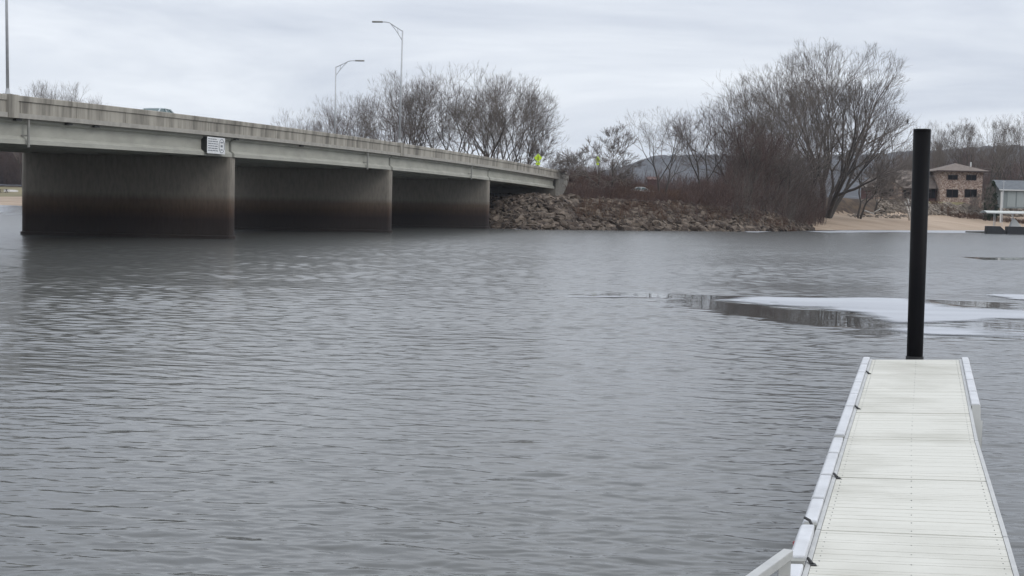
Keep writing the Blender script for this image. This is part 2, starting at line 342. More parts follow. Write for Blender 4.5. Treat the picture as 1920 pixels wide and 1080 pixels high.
# ------------------------------------------------------------------ ground, road, hills
m_litter = mat('leaf_litter', (0.045, 0.030, 0.022), 0.95, (0.13, 0.088, 0.055), 0.5, 8, bump=0.08, bscale=3)
m_mud = mat('bank_soil', (0.03, 0.022, 0.018), 0.95, (0.065, 0.05, 0.04), 0.8, 8, bump=0.05, bscale=3)
m_sand = mat('beach_sand', (0.29, 0.215, 0.15), 0.95, (0.41, 0.315, 0.235), 0.25, 7, (0.4, 1, 1), 0.03, 2)
m_lawn = mat('winter_lawn', (0.15, 0.125, 0.065), 0.95, (0.21, 0.18, 0.09), 0.15, 7, bump=0.03, bscale=3)
def make_ground():
    xs = np.concatenate([[-2990, -2000, -1200, -700, -500], np.arange(-400, -30, 8), np.arange(-30, 120, 1.0), np.arange(120, 400, 10), [500, 700, 1200, 2000, 2990]])
    ys = np.concatenate([np.arange(140, 300, 1.0), np.arange(300, 520, 6), [560, 650, 800, 1100, 1600, 2500, 3190]])
    Xg, Yg = np.meshgrid(xs, ys); Z = H(Xg, Yg); Z = np.where(Yg > 600, np.maximum(Z, 5.0), Z)
    nx, ny = len(xs), len(ys); I = np.arange(nx * ny).reshape(ny, nx)
    V = np.stack([Xg.ravel(), Yg.ravel(), Z.ravel()], 1)
    Fa = np.stack([I[:-1, :-1].ravel(), I[:-1, 1:].ravel(), I[1:, 1:].ravel(), I[1:, :-1].ravel()], 1)
    me = bpy.data.meshes.new('ground'); me.from_pydata(V.tolist(), [], Fa.tolist())
    for x in (m_litter, m_mud, m_sand, m_lawn): me.materials.append(x)
    c = V[Fa].mean(1); d = c[:, 1] - np.interp(c[:, 0], SX, SY); X = c[:, 0]
    mi = np.zeros(len(Fa), int); mi[(d < 14) & (X < 41)] = 1
    sandy = (X > 39.5 + rough2(c[:, 0], c[:, 1], 6)) & (d < 23); mi[sandy] = 2
    mi[(X > 70) & (d > 27)] = 3; mi[(X < -45) & (d < 26 + rough2(c[:, 0], c[:, 1], 20) * 3)] = 2; mi[(X < -45) & (d >= 26 + rough2(c[:, 0], c[:, 1], 20) * 3)] = 3
    mi[(X < -45) & (d > 95)] = 0
    me.polygons.foreach_set('material_index', mi); me.polygons.foreach_set('use_smooth', [True] * len(Fa))
    tag(link(bpy.data.objects.new('ground', me)), kind='structure')
make_ground()
m_hill = mat('wooded_hill', (0.038, 0.036, 0.038), 1.0, (0.080, 0.074, 0.074), 0.012, 8, bump=2.5, bscale=0.07)
def make_hills():
    rs = np.random.RandomState(3)
    xs = np.arange(-1800, 2200, 9.0); ys = np.concatenate([np.arange(1500, 2300, 22), [2500, 3000]])
    Xg, Yg = np.meshgrid(xs, ys)
    def top(X):   # crest height of the ridge across the view, read from the photo's skyline
        px = 960 + X / 2000 * F
        return np.interp(px, [-2500, -800, 0, 700, 1000, 1120, 1220, 1330, 1450, 1600, 1680, 1760, 1850, 1930, 2100, 2600, 3500], [40, 45, 50, 45, 28, 40, 64, 66, 66, 76, 84, 84, 92, 97, 80, 70, 40])
    prof = sstep(Yg, 1500, 2000) * (1 - 0.25 * sstep(Yg, 2100, 3000))
    Z = 4 + prof * (top(Xg) + rough2(Xg, Yg, 600) * 4 + rough2(Xg, Yg, 170) * 2) + rs.uniform(0, 5.5, Xg.shape) * (prof > 0.02)
    nx, ny = len(xs), len(ys); I = np.arange(nx * ny).reshape(ny, nx)
    Fa = np.stack([I[:-1, :-1].ravel(), I[:-1, 1:].ravel(), I[1:, 1:].ravel(), I[1:, :-1].ravel()], 1)
    me = bpy.data.meshes.new('hills'); me.from_pydata(np.stack([Xg.ravel(), Yg.ravel(), Z.ravel()], 1).tolist(), [], Fa.tolist())
    me.materials.append(m_hill); tag(link(bpy.data.objects.new('hills', me)), kind='structure')
make_hills()

# ------------------------------------------------------------------ bridge
_c = np.polyfit([-2.5, -0.84, 0, 1, 2, 3], [7.0, 8.1, 8.4, 8.4, 8.1, 7.62], 3)
def ztop(t): return float(np.polyval(_c, t))
BW = 15.5
def Bp(t, lat, dz, zt=None):    # lat = metres from the near edge across the deck (square to the view: piers are skewed)
    e = E0 + ET * t; return (e.x - lat, e.y, (ztop(t) if zt is None else zt) + dz)
T0, T1 = -2.6, 3.0
bridge = empty('concrete_bridge', (E0.x, E0.y, 0))
tag(bridge, 'long grey concrete girder bridge on wall piers crossing the water at left', 'bridge')
BO = (E0.x, E0.y, 0)
def frames(ta, tb, n): return [(lambda l, z, t=ta + (tb - ta) * i / n: Bp(t, l, z)) for i in range(n + 1)]
# deck slab with ledge
mb = MB(); mb.sweep([(-0.10, -0.94), (-0.10, -1.20), (0.25, -1.24), (BW - 0.25, -1.24), (BW + 0.10, -1.20), (BW + 0.10, -0.94)], frames(T0, T1, 40))
fixn(mb.build('deck', m_slab, bridge, off=BO))
mb = MB(); mb.sweep([(0.46, -0.90), (0.46, -0.936), (BW - 0.46, -0.936), (BW - 0.46, -0.90)], frames(T0, T1 + 0.01, 40))
fixn(mb.build('roadway', m_asph, bridge, off=BO))
def parapet(side):
    mb = MB(); seg = 5.2 / EL; t = T0
    a = (lambda l: l) if side == 0 else (lambda l: BW - l)
    while t < T1 - 1e-6:
        t2 = min(t + seg, T1); g = 0.022 / EL
        fr = frames(t + g, t2 - g, 2)
        mb.sweep([(a(0.0), -0.937), (a(0.0), -0.30), (a(0.42), -0.30), (a(0.42), -0.937)], fr)
        t = t2
    mb.sweep([(a(0.04), -0.93), (a(0.04), -0.303), (a(0.38), -0.303), (a(0.38), -0.93)], frames(T0 + .001, T1 - .001, 40))
    # coping
    t = T0
    while t < T1 - 1e-6:
        t2 = min(t + seg * 2, T1); g = 0.01 / EL
        mb.sweep([(a(-0.07), -0.299), (a(-0.07), -0.03), (a(-0.03), 0.0), (a(0.46), 0.0), (a(0.49), -0.03), (a(0.49), -0.299)], frames(t + g, t2 - g, 4))
        t = t2
    fixn(mb.build('parapet', m_conc, bridge, off=BO))
parapet(0); parapet(1)
# thin light joints on parapet face are open gaps; blister under lamp
def girder(ta, tb, lat):
    mb = MB(); w = 0.34; d0 = -1.243; d1 = -2.56
    pr = [(lat - 0.26, d0), (lat - 0.26, d0 - 0.13), (lat - 0.11, d0 - 0.24), (lat - 0.11, d1 + 0.42), (lat - w, d1 + 0.24), (lat - w, d1 + 0.0), (lat + w, d1 + 0.0), (lat + w, d1 + 0.24), (lat + 0.11, d1 + 0.42), (lat + 0.11, d0 - 0.24), (lat + 0.26, d0 - 0.13), (lat + 0.26, d0)]
    n = 6
    mb.sweep(pr, frames(ta, tb, n)); fixn(mb.build('girder', m_gird, bridge, off=BO))
gp_ = 0.20 / EL
for i in range(-2, 3):
    for lat in (0.55, 2.95, 5.3, 7.65, 10.0, 12.35, BW - 0.55):
        girder(i + gp_, i + 1 - gp_ * (1 if i < 2 else 5), lat)
# end diaphragms (dark recess between girders over the piers)
for i in range(-2, 3):
    x, y = Bp(i, 0, 0)[:2]; z = ztop(i); mb = MB()
    mb.box(x - BW + 0.9, x - 0.9, y - 0.3, y + 0.3, z - 2.5, z - 1.26); mb.build('diaphragm', m_gird, bridge, off=BO)
# piers: thick walls with rounded noses on a low footing
def pier(i):
    e = E0 + ET * i; z1 = ztop(i) - 2.575; mb = MB(); hw = 0.52
    def ring(g, z):
        pts = []
        for k in range(9): a = -math.pi / 2 + math.pi * k / 8; pts.append((e.x - 0.62 + (hw + g) * math.cos(a) * 0.8, e.y + 0.55 + (hw + g) * math.sin(a), z))
        for k in range(9): a = math.pi / 2 + math.pi * k / 8; pts.append((e.x - BW + 0.62 + (hw + g) * math.cos(a) * 0.8, e.y + 0.55 + (hw + g) * math.sin(a), z))
        return pts
    lv = [(0.14, -2.5), (0.14, 0.22), (0.0, 0.26), (0.0, z1)]
    vs = []; n = 18
    for g, z in lv: vs += ring(g, z)
    fs = [(a * n + k, a * n + (k + 1) % n, (a + 1) * n + (k + 1) % n, (a + 1) * n + k) for a in range(3) for k in range(n)]
    fs.append(tuple(range(3 * n, 4 * n))); mb.add(vs, fs); o = mb.build('pier', m_pier, bridge, off=BO)
    for k in range(n * 2): pass
for i in (-2, -1, 0, 1, 2): pier(i)
# abutment at the far bank, with its wing wall
ea = E0 + ET * 3.0; zt3 = ztop(3)
mb = MB(); mb.box(ea.x - BW, ea.x - 0.35, ea.y - 0.6, ea.y + 0.7, 2.0, zt3 - 2.58); mb.box(ea.x - BW + 0.1, ea.x - 0.45, ea.y + 0.35, ea.y + 0.75, zt3 - 2.6, zt3 - 1.245)
mb.build('abutment', m_pier, bridge, off=BO)
mb = MB()
def wing(l, m, L=4.2):
    # wall parallel with the road, bottom rising away from the bridge
    pr = [(0.0, -4.0), (0.0, 0.0), (1.0, 0.0), (1.9, -0.18), (2.5, -0.6), (2.6, -1.1), (2.2, -1.9), (1.2, -3.2), (0.6, -4.2)]
    def at(s, lat, z): e = ea + UB * (s * 2.3); return (e.x - lat, e.y, zt3 + z)
    vs = [at(s, l, z) for s, z in pr] + [at(s, l + 0.45, z) for s, z in pr]; n = len(pr)
    m.add(vs, [tuple(range(n)), tuple(reversed(range(n, 2 * n)))] + [(k, (k + 1) % n, n + (k + 1) % n, n + k) for k in range(n)])
wing(-0.1, mb); fixn(mb.build('wing_wall', m_slab, bridge, off=BO))
mb = MB(); wing(BW - 0.35, mb); fixn(mb.build('wing_wall', m_slab, bridge, off=BO))
# downspouts on the near girder
def t_at(px, lat=0.0):
    k = (px - 960) / F      # X = k*Y (roll ignored: refined by iteration)
    return None
def t_for(px, py, lat):
    best = None
    for i in range(2000):
        t = -1.5 + i * 4.6 / 2000; p = P(px, py, (E0 + ET * t).y); e = abs(p.x - ((E0 + ET * t).x - lat))
        if best is None or e < best[0]: best = (e, t)
    return best[1]
for px, py in ((52, 245), (688, 303), (883, 325)):
    t = t_for(px, py, 0.1); z = ztop(t); x, y, _ = Bp(t, 0.04, 0); mb = MB()
    mb.tube([(x, y, z - 1.2), (x, y, z - 2.72)], 0.075, 8)
    fixn(mb.build('downspout', m_pipe, bridge, off=BO))
    mb = MB(); mb.beam((x - 0.06, y, z - 2.1), (x - 0.9, y - 0.35 * 0, z - 2.1), 0.08, 0.08); mb.beam((x - 0.75, y, z - 2.1), (x - 0.35, y, z - 2.45), 0.06, 0.06)
    mb.build('pipe_bracket', m_pipe, bridge, off=BO)
# small dark drain stubs under the ledge
for px, py in ((28, 222), (125, 230), (176, 234), (563, 270), (440, 262)):
    t = t_for(px, py, 0.1); z = ztop(t); mb = MB(); a = Bp(t, 0.12, -1.29); b_ = Bp(t + 0.5 / EL, 0.12, -1.29); mb.beam(a, b_, 0.2, 0.09); mb.build('scupper', m_dark, bridge, off=BO)
# lamp blister on the near parapet
tA = t_for(748, 270, 0.2)
mb = MB(); fr = frames(tA - 0.42 / EL, tA + 0.42 / EL, 2)
mb.sweep([(-0.16, 0.05), (0.50, 0.05), (0.50, -1.21), (-0.16, -1.21)], fr); fixn(mb.build('lamp_pedestal', m_conc, bridge, off=BO))
tC = t_for(13, 178, 0.2); mb = MB(); fr = frames(tC - 0.42 / EL, tC + 0.42 / EL, 2)
mb.sweep([(-0.16, 0.012), (0.50, 0.012), (0.50, -1.21), (-0.16, -1.21)], fr); fixn(mb.build('lamp_pedestal', m_conc, bridge, off=BO))

# road beyond the bridge
mb = MB(); n = 24; vs = []; fs = []
for i in range(n + 1):
    s = 0.6 + 150 * i / n
    for k in range(5):
        lat = 0.5 + (BW - 1.0) * k / 4; p = ea + UB * s; x, y = p.x - lat, p.y; vs.append((x, y, zt3 - 0.94 - max(0, s) * 0.012))
for i in range(n):
    for k in range(4): fs.append((i * 5 + k, i * 5 + k + 1, (i + 1) * 5 + k + 1, (i + 1) * 5 + k))
mb.add(vs, fs); tag(mb.build('road', m_asph), kind='structure')

# regulatory plate hung on the girder
def board(name, px0, py0, px1, py1):
    t = t_for((px0 + px1) / 2, (py0 + py1) / 2, 0.12); D = (E0 + ET * t).y
    c = Vector(Bp(t, -0.02, 0)); c.z = P((px0 + px1) / 2, (py0 + py1) / 2, D).z
    w = 2.55; h = 1.12
    root = empty(name, c); root.rotation_euler = (0, 0, math.atan2(UB.y, UB.x))
    mb = MB(); mb.box(-w / 2, w / 2, -0.03, 0.0, -h / 2, h / 2); bevel(mb.build('panel', m_white, root), 0.01)
    rnd = random.Random(4)
    for r in range(6):
        z = h / 2 - 0.13 - r * 0.155; x = -w / 2 + 0.12
        while x < 0.10:
            l = rnd.uniform(0.2, 0.45); mb = MB(); mb.box(x, min(x + l, 0.22), -0.036, -0.0305, z - 0.04, z + 0.025); mb.build('word', m_ink, root); x += l + 0.06
    mb = MB(); ring = []
    for k in range(29):
        a = 2 * math.pi * k / 28; ring.append((0.78 + 0.40 * math.cos(a), -0.034, 0.46 * math.sin(a)))
    mb.tube(ring, 0.022, 6, cap=False); em = mb.build('emblem', m_ink, root)
    for q in ((0.64, 0.92, -0.08, 0.07), (0.60, 0.96, 0.2, 0.29), (0.62, 0.94, -0.3, -0.22)):
        mb = MB(); mb.box(q[0], q[1], -0.037, -0.0305, q[2], q[3]); mb.build('mark', m_ink, em)
    for x in (-w / 2 + .07, w / 2 - .07): mb = MB(); mb.box(x - .05, x + .05, 0.001, 0.5, -h / 2 + .1, h / 2); mb.build('hanger', m_dark, root)
    tag(root, 'white notice board with rows of text and an oval mark fixed to the bridge girder', 'sign')
board('notice_board', 384, 258, 418, 288)

# ------------------------------------------------------------------ street lamps
def lamp(pos, ztop_, armdir, armlen, rise, label, rad=0.11, lean=0.0):
    root = empty('street_lamp', pos); hgt = ztop_ - pos[2]
    mb = MB(); mb.tube([(0, 0, 0.03), (lean * hgt, 0, hgt)], [rad, rad * 0.62], 12); mb.build('pole', m_galv, root, True)
    mb = MB(); mb.box(-0.2, 0.2, -0.2, 0.2, 0.0, 0.04); mb.tube([(0, 0, 0.04), (0, 0, 0.3)], [rad * 1.5, rad * 1.15], 12); mb.build('base_plate', m_galv, root)
    top = Vector((lean * hgt, 0, hgt - 0.08)); d = Vector(armdir).normalized()
    pts = []
    for i in range(9):
        u = i / 8; pts.append(top + d * (armlen * u) + Vector((0, 0, rise * (min(u / 0.66, 1.0) * 0.93 + 0.07 * min(1.0, max(0.0, (u - 0.55) / 0.3))))))
    mb = MB(); mb.tube(pts, 0.045, 8)
    low = top - Vector((0, 0, 0.9)); q = []
    for i in range(7):
        u = i / 6; e = pts[5]; q.append(low.lerp(e, u) + Vector((0, 0, 0.12 * math.sin(math.pi * u))))
    mb.tube(q, 0.035, 8); mb.tube([q[2], pts[2]], 0.025, 6)
    mb.build('arm', m_galv, root, True)
    e = pts[-1]; mb = MB(); s = d.cross(Vector((0, 0, 1)))
    L = 0.95; pr = [(-0.05, 0.06), (0.05, 0.09), (0.5, 0.16), (0.8, 0.15), (0.95, 0.06)]
    vs = []
    for (u, w) in pr:
        for sg, zz_ in ((-1, -0.03), (-1, 0.03), (-0.6, 0.08), (0.6, 0.08), (1, 0.03), (1, -0.03), (0.6, -0.07), (-0.6, -0.07)): vs.append(e + d * u + s * (sg * w) + Vector((0, 0, zz_)))
    fs = [(i * 8 + k, i * 8 + (k + 1) % 8, (i + 1) * 8 + (k + 1) % 8, (i + 1) * 8 + k) for i in range(4) for k in range(8)] + [tuple(range(8)), tuple(reversed(range(32, 40)))]
    mb.add(vs, fs); fixn(mb.build('lamp_head', m_pipe, root, True))
    tag(root, label, 'street lamp', 'street lamps along the bridge'); return root
xa = Bp(tA, 0.17, 0.05); ya = xa[1]
lamp(xa, P(755, 57, ya).z, (-1, 0.1, 0), 1.95, 0.85, 'tall grey street lamp on the near parapet, its arm pointing left', lean=0.012)
tB = t_for(628, 250, BW - 0.2); xb = Bp(tB, BW - 0.2, 0.0)
lamp(xb, P(630, 125, xb[1]).z, (1, -0.1, 0), 2.2, 0.75, 'shorter looking street lamp behind the far parapet, its arm pointing right', rad=0.1)
xc = Bp(tC, 0.17, 0.012)
lamp(xc, xc[2] + 10.5, (-1, 0.1, 0), 1.95, 0.85, 'street lamp pole at the left edge of the photo, cut off by the top', rad=0.085, lean=-0.012)

# ------------------------------------------------------------------ cars
m_tyre = mat('rubber', (0.02, 0.02, 0.02), 0.8); m_glass = mat('car_glass', (0.05, 0.09, 0.09), 0.08, spec=0.8); m_rim = mat('wheel_rim', (0.4, 0.4, 0.42), 0.35, metal=0.8)
def car(name, pos, rz, paint, label, tall=1.47):
    root = empty(name, pos, rz)
    s = tall / 1.47
    # local x forward; body sections (x, z) sill profile
    pr = [(-2.25, 0.35), (-2.28, 0.75), (-2.15, 0.98), (-1.55, 1.02), (1.0, 0.97), (1.9, 0.82), (2.22, 0.66), (2.25, 0.35), (1.75, 0.22), (-1.8, 0.22)]
    mb = MB(); n = len(pr); ws = (-0.88, -0.8, 0.8, 0.88)
    def ringy(y, k): return [(x * (1 if abs(y) < .85 else .985), y, 0.6 + (z * s - 0.6) * k) for x, z in pr]
    vs = ringy(-0.89, 0.9) + ringy(-0.82, 1) + ringy(0.82, 1) + ringy(0.89, 0.9)
    fs = [(a * n + k, a * n + (k + 1) % n, (a + 1) * n + (k + 1) % n, (a + 1) * n + k) for a in range(3) for k in range(n)] + [tuple(range(n)), tuple(reversed(range(3 * n, 4 * n)))]
    mb.add(vs, fs)
    # roof and pillars: frame of the cabin
    rz_ = 1.47 * s; cab = [(-1.75, 1.0), (-0.95, 1.42), (0.2, 1.47), (1.15, 0.96)]
    rf = [(-1.0, -0.60), (0.25, -0.62), (0.25, 0.62), (-1.0, 0.60)]
    mb.add([(-1.0, -0.60, rz_ - .05), (-0.35, -0.63, rz_ - 0.01), (0.3, -0.60, rz_ - .03), (0.3, 0.60, rz_ - .03), (-0.35, 0.63, rz_ - 0.01), (-1.0, 0.60, rz_ - .05), (-0.9, -0.5, rz_ + .0), (-0.35, -0.5, rz_ + .03), (0.2, -0.5, rz_ + .01), (0.2, 0.5, rz_ + .01), (-0.35, 0.5, rz_ + .03), (-0.9, 0.5, rz_ + .0)],
           [(6, 7, 10, 11), (7, 8, 9, 10), (0, 1, 7, 6), (1, 2, 8, 7), (2, 3, 9, 8), (3, 4, 10, 9), (4, 5, 11, 10), (5, 0, 6, 11)])
    for y in (-1, 1):
        for (x0, z0, x1, z1) in ((-1.72, 0.98, -0.98, 1.43), (-0.3, 0.98, -0.33, 1.46), (1.12, 0.93, 0.28, 1.44)):
            mb.beam((x0, y * 0.80, z0 * s), (x1, y * 0.61, z1 * s), 0.07, 0.07)
    fixn(mb.build('body', paint, root))
    mb = MB(); mb.hexa([(-1.7, -0.78, 0.97 * s), (1.08, -0.78, 0.93 * s), (1.08, 0.78, 0.93 * s), (-1.7, 0.78, 0.97 * s), (-0.98, -0.59, rz_ - .055), (0.27, -0.59, rz_ - .04), (0.27, 0.59, rz_ - .04), (-0.98, 0.59, rz_ - .055)])
    mb.build('windows', m_glass, root)
    for x in (-1.35, 1.35):
        for y in (-0.84, 0.84):
            mb = MB(); mb.tube([(x, y - 0.1, 0.32), (x, y + 0.1, 0.32)], 0.32, 18); w = mb.build('wheel', m_tyre, root)
            mb = MB(); sg = 1 if y > 0 else -1; mb.tube([(x, y + sg * 0.1, 0.32), (x, y + sg * 0.112, 0.32)], 0.2, 12); mb.build('rim', m_rim, w)
    tag(root, label, 'car'); return root
m_silver = mat('silver_paint', (0.45, 0.50, 0.51), 0.35, metal=0.1)
tc_ = t_for(300, 211, 4.4)
pc = Bp(tc_, 4.4, -0.895)
car('passing_car', pc, math.atan2(UB.y, UB.x), m_silver, 'grey-green car crossing the bridge, only its roof and windows above the parapet', 1.52)
w1 = P(1204, 352, 228)
car('parked_car', (w1.x, w1.y, Hs(w1.x, w1.y) + 0.02), R(8), mat('white_car_paint', (0.7, 0.7, 0.68), 0.4), 'small white car parked behind the brush right of the bridge end')

# ------------------------------------------------------------------ warning signs
m_lime = mat('fluorescent_yellow_green', (0.60, 0.82, 0.03), 0.5); m_black = mat('sign_black', (0.01, 0.01, 0.01), 0.5)
def warn(px, py, D, size, rz, label):
    c = P(px, py, D); gz = Hs(c.x, c.y) if D > 189 else Bp(0, 0, 0)[2]
    root = empty('warning_sign', (c.x, c.y, gz), rz); h = c.z - gz
    mb = MB(); mb.box(-0.035, 0.035, 0.02, 0.08, -0.3, h + size * 0.6); mb.build('post', m_galv, root)
    s = size / 2 * 1.414; mb = MB()
    mb.add([(-s, -0.0, h), (0, 0, h - s), (s, 0, h), (0, 0, h + s), (-s, 0.018, h), (0, 0.018, h - s), (s, 0.018, h), (0, 0.018, h + s)],
           [(0, 1, 2, 3), (7, 6, 5, 4), (0, 4, 5, 1), (1, 5, 6, 2), (2, 6, 7, 3), (3, 7, 4, 0)])
    pl = mb.build('diamond_panel', m_lime, root)
    # walking figure
    mb = MB(); y = -0.006; k = size
    mb.tube([(0.0, y, h + 0.34 * k), (0.0, y - 0.004, h + 0.34 * k)], 0.075 * k, 10)
    for a, b_, w in (((0, .25), (0.0, -.05), .13), ((0, -.05), (-.12, -.38), .07), ((0, -.05), (.13, -.36), .07), ((0, .2), (.17, .02), .05), ((0, .2), (-.16, .0), .05)):
        mb.beam((a[0] * k, y, h + a[1] * k), (b_[0] * k, y, h + b_[1] * k), 0.008, w * k)
    mb.build('walking_figure', m_black, pl)
    mb = MB(); mb.box(-0.36 * k, 0.36 * k, 0, 0.018, h - s - 0.5 * k, h - s - 0.06 * k); p2 = mb.build('plaque', m_lime, root)
    mb = MB(); mb.beam((0.2 * k, -0.006, h - s - .14 * k), (-0.16 * k, -0.006, h - s - .4 * k), 0.008, 0.07 * k); mb.beam((-0.16 * k, -0.006, h - s - .4 * k), (-0.16 * k, -0.006, h - s - .18 * k), 0.008, 0.06 * k); mb.build('arrow', m_black, p2)
    tag(root, label, 'road sign'); return root
warn(1009, 296, 205, 0.88, 0, 'yellow-green diamond pedestrian sign above the bridge end, nearer and fully visible')
warn(1121, 299, 222, 0.72, R(42), 'yellow-green diamond sign seen at an angle behind the small tree')

# ------------------------------------------------------------------ dock
m_deck = mat('dock_deck_plastic', (0.425, 0.413, 0.357), 0.65, (0.585, 0.573, 0.515), 0.7, 9, (0.8, 1.3, 1), 0.0015, 30, lo=0.3, hi=0.56)
m_bump = mat('white_bumper', (0.46, 0.467, 0.48), 0.6, (0.60, 0.61, 0.63), 2.5, 8, (1, 1, 1), 0.001, 30)
m_bcap = mat('bumper_cap', (0.27, 0.27, 0.25), 0.6)
m_alu = mat('aluminium', (0.45, 0.45, 0.44), 0.45, (0.53, 0.53, 0.51), 5, metal=0.4)
m_float = mat('dock_float', (0.05, 0.05, 0.05), 0.7)
def gx(px, py, z): p = G(px, py, z); return Vector((p.x, p.y, z))
dl = [gx(1636, 674, 0.56), gx(1590, 823, 0.47), gx(1539.5, 994, 0.45), gx(1505, 1115, 0.45)]
dr = [gx(1798, 674, 0.56), gx(1827, 827, 0.47), gx(1880, 1008, 0.45), gx(1909, 1120, 0.45)]
# run the nearest section on towards the photographer
ex = (dl[3] - dl[2]).normalized(); dl[3] = dl[2] + ex * 6.5; ex2 = (dr[3] - dr[2]).normalized(); dr[3] = dr[2] + ex * 6.5 + Vector((0, 0, 0))
dock = empty('floating_dock', (dl[1].x, dl[1].y, 0))
tag(dock, 'white floating dock with ribbed deck running out to the black pile', 'dock')
DO = (dl[1].x, dl[1].y, 0); rd = random.Random(11)
for s in range(3):
    A, B, C, D_ = dl[s], dr[s], dr[s + 1], dl[s + 1]
    L = ((A + B) / 2 - (C + D_) / 2).length
    gap = 0.03 / L
    npan = max(1, round(L / 2.2)) if s else 4
    # slats: every deck panel is a row of slats with narrow grooves
    for q in range(npan):
        u0 = q / npan + gap; u1 = (q + 1) / npan - gap * 0.35; mb = MB(); Lp = (u1 - u0) * L; ns = max(4, int(Lp / 0.145)); dz = rd.uniform(-0.002, 0.002)
        ca = [A.lerp(D_, u1), B.lerp(C, u1), B.lerp(C, u0), A.lerp(D_, u0)]; mb.hexa([p + Vector((0, 0, -0.031)) for p in ca] + [p + Vector((0, 0, -0.0045)) for p in ca])
        for k in range(ns):
            a = u0 + (u1 - u0) * (k / ns); b_ = u0 + (u1 - u0) * ((k + 1) / ns) - 0.006 / L
            for j, (ua, ub) in enumerate(((a, a + (b_ - a) * 0.46), (a + (b_ - a) * 0.475, b_))):
                lo = A.lerp(D_, ub), B.lerp(C, ub), B.lerp(C, ua), A.lerp(D_, ua); z = Vector((0, 0, 1))
                jj = rd.uniform(-0.0015, 0.0015) + dz
                c = [p + z * (-0.03) for p in lo] + [p + z * jj for p in lo]; mb.hexa(c)
            # screws
            um = (a + b_) / 2
            for f in ((0.035, 0.965) if k % 2 else (0.035, 0.5, 0.965)):
                p = A.lerp(D_, um).lerp(B.lerp(C, um), f); mb.tube([(p.x, p.y, p.z - 0.001), (p.x, p.y, p.z + 0.0035)], 0.005, 6, 1)
        mb.build('deck_panel', [m_deck, m_dark], dock, off=DO)
    # frame and floats under the deck
    z = Vector((0, 0, 1)); mb = MB()
    ins = [A.lerp(B, 0.0), A.lerp(B, 1.0), D_.lerp(C, 1.0), D_.lerp(C, 0.0)]
    c = [D_ - z * 0.27, C - z * 0.27, B - z * 0.27, A - z * 0.27, D_ - z * 0.032, C - z * 0.032, B - z * 0.032, A - z * 0.032]; mb.hexa(c); mb.build('frame', m_alu, dock, off=DO)
    mb = MB(); q4 = [A.lerp(C, .02), B.lerp(D_, .02), C.lerp(A, .02), D_.lerp(B, .02)]
    c = [Vector((p.x, p.y, -0.25)) for p in (q4[3], q4[2], q4[1], q4[0])] + [Vector((p.x, p.y, p.z - 0.272)) for p in (q4[3], q4[2], q4[1], q4[0])]; mb.hexa(c); mb.build('float', m_float, dock, off=DO)
# edge channel strips
for s in range(3):
    for side, (A, D_) in enumerate(((dl[s], dl[s + 1]), (dr[s], dr[s + 1]))):
        d = (D_ - A).normalized(); nn = Vector((-1, 0, 0)) if side == 0 else Vector((1, 0, 0)); mb = MB()
        a = A + nn * 0.022 + d * .01; b_ = D_ + nn * 0.022 - d * .01; a = a - Vector((0, 0, .018)); b_ = b_ - Vector((0, 0, .018)); mb.beam(a, b_, 0.036, 0.05); mb.build('edge_channel', m_alu, dock, off=DO)
# bumpers: left edge all the way, right edge only on the outer half
def bumper(a, b_, nn, up=0.045, w=0.118):
    mb = MB(); d = (b_ - a).normalized(); z = Vector((0, 0, 1)); c0 = nn * (0.045); 
    lo, hi = -0.26, up
    def rg(p): return [p + c0 + z * lo, p + c0 + z * hi, p + c0 + nn * (w * .85) + z * hi, p + c0 + nn * w + z * (hi - 0.03), p + c0 + nn * w + z * lo]
    a2 = a + d * 0.02; b2 = b_ - d * 0.075
    vs = rg(a2) + rg(b2); mb.add(vs, [(k, (k + 1) % 5, 5 + (k + 1) % 5, 5 + k) for k in range(5)] + [(0, 4, 3, 2, 1), (5, 6, 7, 8, 9)]); o = fixn(mb.build('bumper', m_bump, dock, off=DO)); bevel(o, 0.012)
    mb = MB(); e = b2 + d * 0.001; f_ = e + d * 0.085; q = rg(e) ; q2 = rg(f_)
    vs = [p - z * 0.022 for p in q + q2]; mb.add(vs, [(k, (k + 1) % 5, 5 + (k + 1) % 5, 5 + k) for k in range(5)] + [(0, 4, 3, 2, 1), (5, 6, 7, 8, 9)]); fixn(mb.build('end_cap', m_bcap, o, off=DO))
    return b2
NL = Vector((-1, 0, 0)); NR = Vector((1, 0, 0))
def lerp_edge(e, ys):      # points along an edge polyline that show at the given photo heights
    res = []
    for (px, y) in ys:
        best = None
        for s in range(3):
            for k in range(400):
                p = e[s].lerp(e[s + 1], k / 400); dv = p - CAM; yy = 540 - F * dv.dot(_u) / dv.dot(_f)
                if best is None or abs(yy - y) < best[0]: best = (abs(yy - y), p.copy())
        res.append(best[1])
    return res
pl_ = lerp_edge(dl, [(0, y) for y in (674, 688, 703, 722, 744, 768, 823)])
for a, b_ in zip(pl_[:-1], pl_[1:]): bumper(a, b_, NL)
pl2 = lerp_edge(dl, [(0, y) for y in (827, 857, 899, 944, 989)])
for a, b_ in zip(pl2[:-1], pl2[1:]): bumper(a, b_, NL)
pl3 = lerp_edge(dl, [(0, 1000), (0, 1066)]) 
bumper(pl3[0], pl3[1], NL, 0.075); e_ = (dl[3] - dl[2]).normalized()
q0 = pl3[1] + e_ * 0.03
for k in range(3): bumper(q0 + e_ * (1.15 * k), q0 + e_ * (1.15 * (k + 1)), NL)
pr_ = lerp_edge(dr, [(0, y) for y in (674, 687, 702, 717, 739, 764)])
for a, b_ in zip(pr_[:-1], pr_[1:]): bumper(a, b_, NR)
